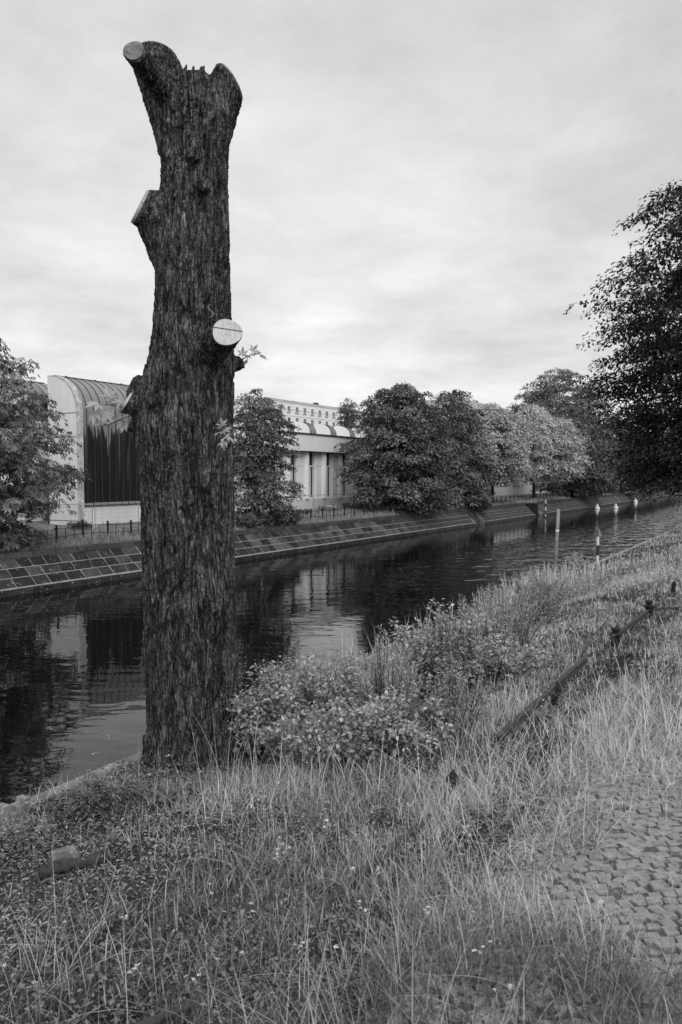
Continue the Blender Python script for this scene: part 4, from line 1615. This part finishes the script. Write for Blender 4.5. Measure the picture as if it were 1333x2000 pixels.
bs = quay_pt(1169)
dY = bs[1]
z3 = at_y(1169, 1043, dY)[2]
sg_ = thing('marker_post', bs, 'short black and white banded marker post with a triangular top', 'sign')
hh = z3 - bs[2]
for k in range(3):
    MB().tube([bs + (0, 0, -0.02 + k * hh / 3), bs + (0, 0, (k + 1) * hh / 3 - 0.021)], 0.04, 10).obj('band', (M['white_paint'], M['black_paint'], M['white_paint'])[k], sg_)
zt2 = at_y(1169, 1029.5, dY)[2]
zb2 = at_y(1169, 1048, dY)[2]
hw = 0.125
for sgn in (-1, 1):
    # two half boards folded about the middle
    A = bs * (1, 1, 0)
    pts = [A + (0, -0.05, zb2), A + (0, -0.05, zt2), A + (sgn * hw, 0.02, zb2)]
    P = pts + [q + np.array((0, 0.012, 0)) for q in pts]
    MB().add(P, [(0, 1, 2), (5, 4, 3), (0, 3, 4, 1), (1, 4, 5, 2), (2, 5, 3, 0)]).obj('triangle_board', M['sign_grey'] if sgn > 0 else M['sign_dark'], sg_)
MB().tube([bs + (0, 0, 0), bs + (0, 0, 0.02)], 0.09, 10).obj('base_plate', M['iron'], sg_)

# buoys
for px_, py_, lab in ((1167, 994, 'white canal buoy, left of the nearer pair'), (1203, 993, 'white canal buoy, right of the nearer pair'), (1242, 981, 'white canal buoy farthest away near the dark trees')):
    p = on_z(px_, py_, 0.0)
    b = thing('buoy', p, lab, 'buoy', 'white buoys on the canal')
    k = p[1] / 111 * 1.0
    V, F = lathe(p, [(0.22, -0.12), (0.34, -0.02), (0.36, 0.10), (0.30, 0.26), (0.22, 0.34)], 14)
    MB().add(V, F).obj('float', M['buoy_white'], b, smooth=True)
    V, F = lathe(p + (0, 0, 0.342), [(0.19, 0.0), (0.18, 0.16), (0.13, 0.24), (0.05, 0.29)], 12)
    MB().add(V, F).obj('top', M['buoy_white'], b, smooth=True)
    V, F = lathe(p + (0, 0, 0.634), [(0.035, 0.0), (0.035, 0.07), (0.01, 0.09)], 8)
    MB().add(V, F).obj('knob', M['white_paint'], b)

# iron fence posts and fallen rails beside the path
def fence_post(px_, pyt, tpos, label, broken=False):
    p = on_t(px_, 1300, tpos)
    s_, t_ = ST(p)
    gz = float(zg(s_, t_))
    base = W(s_, t_, gz)
    topz = on_t(px_, pyt, tpos)[2]
    h = max(0.2, topz - gz)
    o = thing('fence_post', base, label, 'post', 'old iron fence posts')
    if broken:
        V, F = lathe(base, [(0.034, -0.2), (0.032, h * 0.5), (0.040, h * 0.72), (0.026, h * 0.85), (0.014, h * 0.93), (0.004, h)], 7)
        V = np.array(V)
        V[:, 0] += (V[:, 2] - gz) * 0.12
        MB().add(V, F).obj('shaft', M['iron'], o)
        return o
    V, F = lathe(base, [(0.05, -0.2), (0.048, h - 0.115), (0.044, h - 0.10)], 8)
    MB().add(V, F).obj('shaft', M['iron'], o)
    V, F = lathe(base + (0, 0, h - 0.0995), [(0.05, 0), (0.068, 0.012), (0.068, 0.03), (0.035, 0.04), (0.028, 0.05)], 12)
    MB().add(V, F).obj('collar', M['iron'], o)
    V, F = lathe(base + (0, 0, h - 0.0492), [(0.026, 0), (0.045, 0.012), (0.049, 0.025), (0.04, 0.042), (0.016, 0.05)], 12)
    MB().add(V, F).obj('knob', M['iron'], o, smooth=True)
    return o


TR = 1.66
fence_post(1202, 1226, TR, 'black iron fence post with a round knob, nearer of the two upright ones')
fence_post(1266, 1174, TR, 'black iron fence post with a round knob, farther one holding the rail')
fence_post(879, 1502, TR, 'broken dark iron post stub among long grass', True)
fence_post(1085, 1330, TR, 'low broken post stub beside the slanting rail', True)
fence_post(1312, 1140, TR, 'short dark post stub in grass near the right edge', True)


def bar(p0, p1, hgt, th, label, name='fence_rail'):
    p0, p1 = np.asarray(p0, float), np.asarray(p1, float)
    d = unit(p1 - p0)
    sd_ = unit(np.cross(d, (0, 0, 1.0)))
    up = np.cross(sd_, d)
    P = []
    for k in np.linspace(0, 1, 9):
        c = p0 + (p1 - p0) * k + up * 0.012 * math.sin(k * 5) + sd_ * 0.01 * math.sin(k * 4)
        P += [c - up * hgt / 2 - sd_ * th / 2, c + up * hgt / 2 - sd_ * th / 2, c + up * hgt / 2 + sd_ * th / 2, c - up * hgt / 2 + sd_ * th / 2]
    F_ = [(0, 1, 2, 3), (35, 34, 33, 32)]
    for i in range(8):
        for j in range(4):
            F_.append((4 * i + j, 4 * i + 4 + j, 4 * i + 4 + (j + 1) % 4, 4 * i + (j + 1) % 4))
    root = thing(name, p0, label, 'rail', 'fallen iron fence rails')
    MB().add(P, F_).obj('bar', M['iron_rail'], root)
    # little flange along the top edge
    P2 = []
    for k in (0.0, 1.0):
        c = p0 + (p1 - p0) * k + up * (hgt / 2 + 0.016)
        P2 += [c - up * 0.004 - sd_ * 0.018, c + up * 0.004 - sd_ * 0.018, c + up * 0.004 + sd_ * 0.018, c - up * 0.004 + sd_ * 0.018]
    MB().add(P2, [(0, 1, 2, 3), (7, 6, 5, 4)] + [(j, 4 + j, 4 + (j + 1) % 4, (j + 1) % 4) for j in range(4)]).obj('flange', M['iron_rail'], root)


bar(on_t(972, 1458, TR) + (0, 0, 0.03), on_t(1148, 1294, TR) + (0, 0, 0.03), 0.042, 0.012, 'slanting iron rail running up through the grass between path and shrubs')
bar(on_t(1196, 1250, TR), on_t(1284, 1184, TR), 0.042, 0.012, 'iron rail joining the two knobbed fence posts')
bar(on_t(560, 1776, TR) - (0, 0, 0.14), on_t(842, 1590, TR) - (0, 0, 0.05), 0.055, 0.014, 'fallen iron rail half buried in foreground grass')
bar(on_t(205, 1975, TR + 0.05) - (0, 0, 0.14), on_t(400, 1880, TR + 0.05) - (0, 0, 0.17), 0.06, 0.014, 'dark end of a fallen rail at the lower left')

# log, wood block and old plank stump at the lower left
def ground_pt(px_, py_):
    z = 2.3
    for _ in range(12):
        p = on_z(px_, py_, z)
        s_, t_ = ST(p)
        z = float(zg(s_, t_))
    return np.array((p[0], p[1], z))


la, lb = ground_pt(78, 1722), ground_pt(214, 1680)
lg = thing('log', (la + lb) / 2, 'short dark log lying on the wood chips at the lower left', 'log')
kk = np.linspace(0, 1, 12)
pts = la + (lb - la) * kk[:, None] + np.array((0, 0, 0.035)) + np.stack((kk * 0, kk * 0, 0.012 * np.sin(kk * 6)), -1)
MB().tube(pts, 0.034 + 0.005 * np.sin(kk * 9), 12).obj('bark', M['log_bark'], lg, smooth=True)
for c, d in ((pts[0], unit(pts[0] - pts[1])), (pts[-1], unit(pts[-1] - pts[-2]))):
    V, F = tube([c - d * 0.005, c + d * 0.004], 0.028, 12)
    MB().add(V, F).obj('cut_end', M['wood_grey'], lg)
c = ground_pt(134, 1685)
wb = thing('wood_block', c, 'pale sawn wedge of wood leaning against the log', 'wood')
Rm = np.array(Matrix.Rotation(R(24), 3, 'Z') @ Matrix.Rotation(R(-12), 3, 'Y'))
P = np.array([(-0.07, -0.04, 0), (0.07, -0.04, 0), (0.07, 0.04, 0), (-0.07, 0.04, 0), (-0.075, -0.03, 0.095), (0.055, -0.03, 0.075), (0.05, 0.03, 0.075), (-0.07, 0.03, 0.09)]) @ Rm.T + c
MB().add(P, [(0, 3, 2, 1), (4, 5, 6, 7), (0, 1, 5, 4), (1, 2, 6, 5), (2, 3, 7, 6), (3, 0, 4, 7)]).obj('block', M['cut_wood_old'], wb)
c = ground_pt(14, 1606)
ps = thing('old_stump', c, 'weathered split timber stump at the quay edge, far lower left', 'stump')
for k in range(5):
    hgt = 0.10 + 0.04 * math.sin(k * 2.1)
    p = c + DS * (k - 2.4) * 0.052
    P = [p + DS * a + DT * b + np.array((0.02 * (zz_ > 0), 0, zz_)) for zz_ in (-0.05, hgt) for b in (-0.045, 0.045) for a in (0, 0.049)]
    MB().add(P, BOXF).obj('split_stave', M['wood_grey'], ps)

# twigs and chips
r = np.random.default_rng(90)
for k in range(14):
    c = ground_pt(r.uniform(10, 420), r.uniform(1700, 1960))
    a = r.uniform(-0.4, 1.2)
    ln = r.uniform(0.15, 0.4)
    d = np.array((math.cos(a), math.sin(a), r.normal(0, 0.08)))
    pts = [c + d * ln * q_ + np.array((0, 0, 0.02 + 0.02 * math.sin(q_ * 4 + k))) for q_ in np.linspace(0, 1, 6)]
    x_ = ['at the lower left', 'near the log', 'in the foreground weeds', 'on the chip-strewn slope'][k % 4]
    MB().tube(pts, [0.008, 0.0075, 0.007, 0.006, 0.005, 0.003], 6).obj('fallen_twig', M['twig'], smooth=True, label='thin fallen twig among grass and wood chips at the lower left', cat='twig', group='fallen twigs')


# ================================================================== GROUND COVER
def scatter(n, s0, s1, t0, t1, seed):
    r = np.random.default_rng(seed)
    return r.uniform(s0, s1, n), r.uniform(t0, t1, n), r


def blades(P, az, th0, th1, Ln, wd, nseg, tone):
    """P base; az azimuth; th0 start lean, th1 added lean along the blade; strips tapering to a point"""
    n = len(P)
    side = np.stack((-np.sin(az), np.cos(az), az * 0), -1)
    hz = np.stack((np.cos(az), np.sin(az), az * 0), -1)
    pos = P.copy()
    V = []
    for k in range(nseg + 1):
        fr = k / nseg
        wk = wd * (1 - fr ** 1.6) * (0.7 + 0.6 * fr if fr < 0.5 else 1.0)
        if k < nseg:
            V.append(pos - side * (wk / 2)[:, None])
            V.append(pos + side * (wk / 2)[:, None])
        else:
            V.append(pos)
        th = th0 + th1 * (fr + 0.5 / nseg)
        pos = pos + (hz * np.sin(th)[:, None] + np.array((0, 0, 1.0)) * np.cos(th)[:, None]) * (Ln / nseg)[:, None]
    V = np.stack(V, 1)
    m = 2 * nseg + 1
    T = []
    for k in range(nseg - 1):
        a = 2 * k
        T += [(a, a + 1, a + 3), (a, a + 3, a + 2)]
    a = 2 * (nseg - 1)
    T.append((a, a + 1, a + 2))
    F = (np.arange(n)[:, None, None] * m + np.array(T)[None]).reshape(-1, 3)
    return V.reshape(-1, 3), F, np.repeat(tone, m)


def patch(s, t, sc_, seed):
    return vnoise(np.stack((s * sc_, t * sc_, s * 0), -1), seed)


def dens_mask(s, t, r, Wd):
    """where grass grows: thinner on the cobbles, on the chip litter and the bare strip behind the fence"""
    px_, py_, fz_ = project(Wd)
    m = np.ones(len(s))
    wv = patch(s, t, 2.2, 71)
    cob = sst(1.02, 0.84, t + 0.12 * wv) * sst(2.50, 2.78, s + 0.16 * wv - 0.30 * sst(0.35, 0.85, t)) * sst(4.95, 4.5, s + 0.15 * wv)
    m *= 1 - cob * (0.95 - 0.3 * sst(4.0, 4.4, s)) * sst(-0.62, -0.35, patch(s, t, 3.6, 72))
    # chip litter lower left: t from 2.6 to 4.9, s < 4.6
    chip = sst(2.2, 2.9, t) * sst(4.5, 3.7, s)
    m *= 1 - 0.86 * chip
    bare = sst(2.7, 3.0, t) * sst(4.3, 3.7, t) * sst(5.0, 5.6, s) * sst(8.5, 7.5, s)
    m *= 1 - 0.45 * bare
    # trodden strip along the old fence line, and the spots round its posts
    rail = sst(1.15, 1.35, t) * sst(1.95, 1.75, t) * sst(4.4, 4.8, s) * sst(11.5, 10.5, s)
    m *= 1 - 0.72 * rail
    # nothing inside the trunk
    c = np.array((Ctr[0, 0], TY))
    m *= np.hypot(Wd[:, 0] - c[0], Wd[:, 1] - c[1]) > 0.40
    return r.uniform(0, 1, len(s)) < m


ACC = []


def turf(n, s0, s1, t0, t1, seed, ln, wd, lean, nseg=2, tone_shift=0.0, clump=0.5):
    s, t, r = scatter(n, s0, s1, t0, t1, seed)
    keep = (patch(s, t, 5.0, seed + 3) * 0.35 + patch(s, t, 13.0, seed + 8) * 0.35 + 0.5 + r.normal(0, 0.12, n)) > clump * 0.85
    s, t = s[keep], t[keep]
    P = G(s, t, -0.01)
    k2 = in_view(P + np.array((0, 0, 0.15)))
    s, t, P = s[k2], t[k2], P[k2]
    k3 = dens_mask(s, t, r, P)
    s, t, P = s[k3], t[k3], P[k3]
    m = len(s)
    az = r.uniform(0, 2 * math.pi, m)
    dk = sst(1.0, 1.6, t) * sst(3.8, 2.4, s)      # a darker small-leaved stand at the lower left
    dk = np.maximum(dk, 0.95 * sst(2.95, 2.35, 0.866 * s + 0.5 * t))
    big = 0.75 + 0.5 * patch(s, t, 0.8, seed + 5)
    low = sst(2.15, 2.5, t) * sst(4.1, 3.7, t) * sst(4.5, 5.1, s) * sst(8.4, 7.4, s)      # trodden ground right of the trunk
    foot = sst(1.25, 0.65, np.hypot(P[:, 0] - Ctr[0, 0], P[:, 1] - TY))
    low = np.maximum(low, 0.9 * foot)
    Ln = ln * r.uniform(0.5, 1.4, m) * big * (1 - 0.62 * low)
    dist = np.linalg.norm(P[:, :2], axis=1)
    Wd = wd * r.uniform(0.7, 1.4, m) * np.clip(dist / 5.0, 0.8, 5)
    tone = np.clip(0.42 + 0.22 * patch(s, t, 1.3, 77) + 0.30 * r.normal(0, 1, m) + tone_shift - 0.38 * dk, 0, 1)
    return blades(P, az, np.abs(r.normal(0, lean, m)), r.uniform(0.1, 1.3, m), Ln, Wd, nseg, tone)


def join(parts, name, mat, **k):
    V, F, T, n = [], [], [], 0
    for v_, f_, t_ in parts:
        V.append(v_)
        F.append(f_ + n)
        T.append(t_)
        n += len(v_)
    return obj(name, np.concatenate(V), np.concatenate(F), mat, tone=np.concatenate(T), **k)


join([turf(190000, 0.8, 8, -1.0, 4.9, 201, 0.13, 0.0042, 0.75),
      turf(60000, 1.0, 6.5, -0.8, 3.6, 205, 0.19, 0.0034, 1.2, nseg=4, tone_shift=0.1, clump=0.7),
      turf(30000, 0.8, 3.0, -0.8, 1.3, 206, 0.15, 0.0034, 1.2, nseg=4, clump=0.3),
      turf(9000, 1.2, 4.4, 1.35, 1.85, 207, 0.22, 0.0036, 0.9, nseg=4, clump=0.75),
      turf(110000, 8, 20, -2, 4.75, 202, 0.12, 0.0042, 0.6),
      turf(70000, 20, 60, -6, 4.75, 203, 0.17, 0.0038, 0.5)],
     'grass', M['grass'], label='tangled half-dry grass covering the near bank', kind='stuff')


# long curved dry stalks
def stalks(n, s0, s1, t0, t1, seed, ln, lean0, lean1, thick=0.0024, clump=0.0):
    s, t, r = scatter(n, s0, s1, t0, t1, seed)
    pk = patch(s, t, 1.1, seed + 9) + r.normal(0, 0.35, n)
    s, t = s[pk > clump], t[pk > clump]
    P = G(s, t, -0.01)
    k2 = in_view(P + np.array((0, 0, 0.25)))
    s, t, P = s[k2], t[k2], P[k2]
    k3 = dens_mask(s, t, r, P) & (r.uniform(0, 1, len(s)) > 0.75 * sst(1.3, 0.7, np.hypot(P[:, 0] - Ctr[0, 0], P[:, 1] - TY)))
    P, s, t = P[k3], s[k3], t[k3]
    m = len(P)
    dist = np.linalg.norm(P[:, :2], axis=1)
    return blades(P, r.uniform(0, 2 * math.pi, m), r.uniform(0.0, lean0, m), r.uniform(0.1, lean1, m), ln * r.uniform(0.5, 1.25, m), thick * r.uniform(0.7, 1.5, m) * np.clip(dist / 4, 0.8, 5), 5, np.clip(r.normal(0.5, 0.25, m) - 0.45 * sst(2.85, 2.35, P[:, 1]), 0, 1))


join([stalks(15000, -0.3, 6, -1.2, 3.2, 301, 0.42, 1.35, 1.5, 0.0028),
      stalks(1500, 3.5, 7, 2.2, 4.5, 302, 0.28, 0.6, 1.1, 0.0022),
      stalks(130, 3.9, 4.8, 3.1, 4.3, 306, 0.62, 0.3, 0.6, 0.0022, -2),
      stalks(9000, 6, 18, -2.5, 3.4, 303, 0.22, 0.7, 1.3),
      stalks(9000, 14, 55, -6, 4.5, 304, 0.27, 0.4, 0.9),
      stalks(2200, 7, 17, 3.4, 4.85, 305, 0.55, 0.3, 0.6, 0.004)],
     'dry_stalks', M['hay'], label='long pale bent grass stalks over the near bank', kind='stuff')


# low broad-leaved weeds
def weeds(n, s0, s1, t0, t1, seed, size, hgt, mask=True, tone0=0.5):
    s, t, r = scatter(n, s0, s1, t0, t1, seed)
    pk = patch(s, t, 1.6, seed + 4) + r.normal(0, 0.3, n)
    s, t = s[pk > -0.1], t[pk > -0.1]
    P = G(s, t)
    k2 = in_view(P)
    s, t, P = s[k2], t[k2], P[k2]
    if mask:
        k3 = dens_mask(s, t, r, P)
        s, t, P = s[k3], t[k3], P[k3]
    m = len(P)
    P[:, 2] += r.uniform(0, 1, m) ** 1.5 * hgt * (0.6 + 0.6 * patch(s, t, 0.9, seed + 6))
    az = r.uniform(0, 2 * math.pi, m)
    d = np.stack((np.cos(az), np.sin(az), r.normal(0.1, 0.35, m)), -1)
    nn = np.stack((np.cos(az) * -0.3, np.sin(az) * -0.3, np.ones(m)), -1) + r.normal(0, 0.3, (m, 3))
    ls = size * r.uniform(0.5, 1.4, m)
    V, F = leaves_mesh(P, d, nn, ls, ls * 0.55)
    return V, F, np.repeat(np.clip(r.normal(tone0, 0.25, m), 0, 1), 4)


join([weeds(42000, -0.5, 4.2, 0.4, 3.4, 401, 0.022, 0.10, tone0=0.4),
      weeds(26000, 3, 9, 0.2, 4.6, 402, 0.024, 0.08, tone0=0.6),
      weeds(26000, 7, 18, -1, 4.6, 403, 0.035, 0.20, tone0=0.7),
      weeds(9000, 1.5, 5, 3.6, 4.9, 404, 0.03, 0.12, tone0=0.3),
      weeds(30000, 4.4, 8.4, 2.1, 4.2, 406, 0.020, 0.03, mask=False, tone0=0.85),
      weeds(26000, 6.5, 17.5, 3.2, 4.9, 405, 0.05, 0.42, tone0=0.75)],
     'low_weeds', M['weed'], label='small-leaved low weeds mixed into the grass', kind='stuff')


# wood chips and dead leaves
s, t, r = scatter(60000, 1.0, 7, 1.4, 4.9, 501)
P = G(s, t, 0.006)
keep = in_view(P) & (r.uniform(0, 1, len(s)) < 0.10 + 0.90 * sst(2.2, 2.9, t) * sst(5.2, 4.2, s))
P = P[keep]
m = len(P)
az = r.uniform(0, 6.28, m)
d = np.stack((np.cos(az), np.sin(az), r.normal(0, 0.25, m)), -1)
nn = np.array((0, 0, 1.0)) + r.normal(0, 0.35, (m, 3))
V, F = leaves_mesh(P, d, nn, r.uniform(0.010, 0.042, m), r.uniform(0.005, 0.016, m))
tn = np.clip(r.beta(0.9, 1.8, m), 0, 1)
obj('wood_chips', V, F, M['chip'], tone=np.repeat(tn, 4), label='wood chips and dead leaves littering the slope at the lower left', kind='stuff')
# litter on the cobbles
s, t, r = scatter(2600, 0.3, 5.6, -2.5, 1.3, 502)
P = W(s, t, 2.868)
keep = in_view(P) & (patch(s, t, 2.0, 7) + r.normal(0, 0.3, len(s)) > 0.05)
P = P[keep]
m = len(P)
az = r.uniform(0, 6.28, m)
V, F = leaves_mesh(P, np.stack((np.cos(az), np.sin(az), az * 0), -1), np.array((0, 0, 1.0)) + r.normal(0, 0.2, (m, 3)), r.uniform(0.01, 0.035, m), r.uniform(0.005, 0.014, m))
obj('path_litter', V, F, M['chip'], tone=np.repeat(np.clip(r.beta(1.3, 2.2, m), 0, 1), 4), label='dead leaf litter scattered on the cobbled path', kind='stuff')

# white flower heads
s, t, r = scatter(900, -0.2, 22, -2.5, 4.6, 601)
s = 22 * (np.abs(s) / 22) ** 1.3
P = G(s, t, 0)
keep = in_view(P) & dens_mask(s, t, r, P)
P = P[keep]
hgt = r.uniform(0.10, 0.38, len(P))
VV, FF, TT, n0 = [], [], [], 0
for p, h in zip(P, hgt):
    dist = np.linalg.norm(p[:2])
    nfl = r.integers(1, 5)
    lean = r.normal(0, 0.08, 2)
    for j in range(nfl):
        c = p + np.array((lean[0] + r.normal(0, 0.012), lean[1] + r.normal(0, 0.012), h + r.normal(0, 0.012)))
        rr = r.uniform(0.004, 0.0075) * np.clip(dist / 6, 0.9, 2.2)
        az = np.arange(5) * 1.257 + r.uniform(0, 1)
        d = np.stack((np.cos(az), np.sin(az), 0.3 + r.normal(0, 0.3, 5)), -1)
        V, F = leaves_mesh(np.repeat(c[None], 5, 0), d, np.array((0, 0, 1.0)) + r.normal(0, 0.4, (5, 3)), np.full(5, rr * 1.7), np.full(5, rr * 1.2))
        VV.append(V)
        FF.append(F + n0)
        n0 += len(V)
        TT.append(np.full(len(V), r.uniform(0, 1)))
obj('white_flowers', np.concatenate(VV), np.concatenate(FF), M['petal'], tone=np.concatenate(TT), label='tiny white wildflower heads in the grass', kind='stuff')
join([blades(P, r.uniform(0, 6.28, len(P)), np.full(len(P), 0.05), np.full(len(P), 0.15), hgt, np.full(len(P), 0.003), 3, np.full(len(P), 0.3))], 'flower_stems', M['grass'], label='thin stems under the white wildflower heads', kind='stuff')

# far-bank grass
s, t, r = scatter(42000, 12, 110, FART + 0.2, 33.5, 701)
P = W(s, t, zf(s, t))
P = P[in_view(P)]
m = len(P)
dist = np.linalg.norm(P[:, :2], axis=1)
join([blades(P, r.uniform(0, 6.28, m), np.abs(r.normal(0, 0.5, m)), r.uniform(0.1, 1.0, m), r.uniform(0.12, 0.42, m), 0.02 * dist / 35, 2, np.clip(r.normal(0.5, 0.25, m), 0, 1))],
     'far_grass', M['grass_far'], label='rough grass on top of the far bank', kind='stuff')


# ================================================================== SHRUBS
def shrub(label, base, hgt, rad, seed, nst=14, per=90, ls=0.055, mat='leaf_shrub', name='shrub', group=None, upright=0.5, narrow=0.5, lean=(0, 0), spike=False, cat='bush'):
    r = np.random.default_rng(seed)
    base = np.asarray(base, float)
    root = thing(name, base, label, cat, group)
    stm = MB()
    VV, FF, TT, n0 = [], [], [], 0
    for i in range(nst):
        a = r.uniform(0, 6.28)
        q = math.sqrt(r.uniform(0, 1))
        h = hgt * r.uniform(0.55, 1.05) * (1.1 - 0.45 * q)
        b0 = base + np.array((math.cos(a), math.sin(a), 0)) * rad * 0.35 * q
        end = base + np.array((math.cos(a) * rad * q * (1.1 - 0.6 * upright) + lean[0], math.sin(a) * rad * q * (1.1 - 0.6 * upright) + lean[1], h))
        mid = (b0 + end) / 2 + np.array((0, 0, 0.12 * h)) + r.normal(0, 0.03, 3)
        kk = np.linspace(0, 1, 7)[:, None]
        pts = (1 - kk) ** 2 * b0 + 2 * kk * (1 - kk) * mid + kk ** 2 * end
        stm.tube(pts, 0.006 * (1 - 0.8 * kk[:, 0]) * (0.6 + hgt), 4)
        u = r.uniform(0.12, 1.0, per) ** 0.8
        P = np.stack([np.interp(u, kk[:, 0], pts[:, j]) for j in range(3)], -1)
        sprd = (0.10 if not spike else 0.035) * (0.4 + hgt) * (1.15 - u * 0.8)
        az = r.uniform(0, 6.28, per)
        outv = np.stack((np.cos(az), np.sin(az), r.normal(0.15, 0.45, per)), -1)
        P = P + outv * (sprd * r.uniform(0.1, 1.3, per))[:, None]
        d = outv + r.normal(0, 0.35, (per, 3)) + (np.array((0, 0, 1.2)) if spike else np.array((0, 0, -0.1)))
        nn = np.array((0, 0, 1.0)) + r.normal(0, 0.45, (per, 3))
        l_ = ls * r.uniform(0.5, 1.3, per) * (1.15 - 0.5 * u)
        V, F = leaves_mesh(P, d, nn, l_, l_ * narrow)
        VV.append(V)
        FF.append(F + n0)
        n0 += len(V)
        TT.append(np.repeat(np.clip(r.normal(0.35 + 0.3 * r.uniform(), 0.22, per) + 0.2 * (u - 0.5), 0, 1), 4))
    stm.obj('stems', M['twig'], root)
    obj('foliage', np.concatenate(VV), np.concatenate(FF), M[mat], root, tone=np.concatenate(TT), kind='stuff')
    return root


SG = 'wild shrubs along the near quay'
specs = [  # px, py(base), top py, radius m, style
    (515, 1478, 1300, 0.34, 'b', 'broad-leaved bush touching the right foot of the cut trunk'),
    (560, 1440, 1285, 0.36, 'b', 'loose leafy bush against the pale water patch'),
    (632, 1450, 1262, 0.36, 'b', 'leafy bush with one upright shoot before the sky reflection'),
    (590, 1490, 1380, 0.36, 'b', 'low spreading bush at the front of the shrub belt'),
    (690, 1488, 1350, 0.42, 'b', 'dense low bush with large leaves in the middle of the belt'),
    (705, 1400, 1275, 0.46, 'b', 'bush behind the dense low one, along the water'),
    (760, 1430, 1222, 0.40, 'f', 'tall pale-tipped bush rising to a point over the dark water'),
    (800, 1470, 1330, 0.42, 'b', 'bush with dark undergrowth at the belt front'),
    (840, 1370, 1178, 0.55, 'b', 'tall leafy bush with a dark twig head near the water'),
    (880, 1440, 1255, 0.36, 'd', 'dusky feathery bush at the right front of the belt'),
    (905, 1340, 1150, 0.55, 'f', 'pale feathery bush with upright spikes'),
    (960, 1330, 1190, 0.65, 'b', 'broad bush behind the slanting rail'),
    (985, 1270, 1120, 0.75, 'f', 'pale upright weeds before the bare metal post'),
    (1030, 1230, 1115, 0.8, 'd', 'dark tangled bush left of the metal post'),
    (1125, 1128, 1075, 0.5, 'f', 'small upright weeds between the two quay posts'),
    (1060, 1190, 1100, 0.7, 'f', 'pale weeds at the foot of the metal post'),
    (180, 1590, 1500, 0.22, 'd', 'thin dark weed clump on the quay left of the trunk'),
    (235, 1560, 1520, 0.2, 'd', 'small low weed clump close to the trunk on its left'),
    (60, 1650, 1600, 0.22, 'd', 'sparse weed tuft behind the old timber stump'),
]
for k, (px_, py_, pyt, rad, sty, lab) in enumerate(specs):
    b = ground_pt(px_, py_)
    s_, t_ = ST(b)
    if t_ > QUAY - 0.12:
        t_ = QUAY - 0.2
        b = G(s_, t_)
    h = max(0.15, at_y(px_, pyt, b[1])[2] - b[2])
    far = np.linalg.norm(b[:2])
    if sty == 'b':
        shrub(lab, b, h, rad, 800 + k, nst=25, per=120, ls=0.040 + 0.0024 * far, mat='leaf_shrub', group=SG, narrow=0.6, upright=0.25)
    elif sty == 'f':
        shrub(lab, b, h, rad, 800 + k, nst=40, per=110, ls=0.034 + 0.002 * far, mat='leaf_feather', group=SG, narrow=0.3, upright=0.7, spike=True)
    else:
        shrub(lab, b, h, rad, 800 + k, nst=20, per=100, ls=0.030 + 0.002 * far, mat='weed', group=SG, narrow=0.4, upright=0.5)

# far-bank bushes
FG = 'bushes on the far bank'
fb = [(560, 1035, 985, 1.1, 'wispy bush beside the slim tree on the far bank'), (590, 1025, 995, 0.8, 'low bush at the window bays on the far bank'), (640, 1012, 985, 1.0, 'fern-like clump in front of the low white building'),
      (690, 1005, 978, 1.0, 'low weeds left of the big round chestnut'), (940, 1018, 975, 1.9, 'bush hanging over the step in the far wall'), (925, 1010, 985, 1.2, 'dark bush on top of the far wall beside its step'),
      (155, 1045, 1018, 0.7, 'scrubby bush at the foot of the rounded gable wall'), (20, 1060, 1015, 1.0, 'bush under the leftmost chestnut behind the railing'), (540, 1040, 1005, 1.2, 'dark bush at the foot of the slim tree'), (480, 1030, 1000, 0.8, 'weeds right beside the cut trunk on the far bank'),
      (860, 1000, 965, 1.6, 'dark undergrowth below the narrow chestnut'), (1150, 975, 950, 3.0, 'dark undergrowth under the far overhanging tree'), (810, 1003, 965, 1.6, 'dark undergrowth below the big round chestnut')]
for k, (px_, py_, pyt, rad, lab) in enumerate(fb):
    t_ = 27.6 if px_ not in (155, 20, 640, 690, 590) else 31.5
    if px_ == 940:
        t_ = 26.3
    p = on_t(px_, py_, t_)
    s_ = p @ DS
    b = W(s_, t_, float(zf(s_, max(t_, FART))))
    h = max(0.4, on_t(px_, pyt, t_)[2] - b[2])
    shrub(lab, b, h, rad, 900 + k, nst=26, per=70, ls=0.16 + 0.0016 * np.linalg.norm(b[:2]), mat='leaf_mid' if k != 2 else 'leaf_feather', group=FG, narrow=0.5, upright=0.4)

print('TRIS', sum(len(o.data.polygons) for o in sc.objects if o.type == 'MESH'))
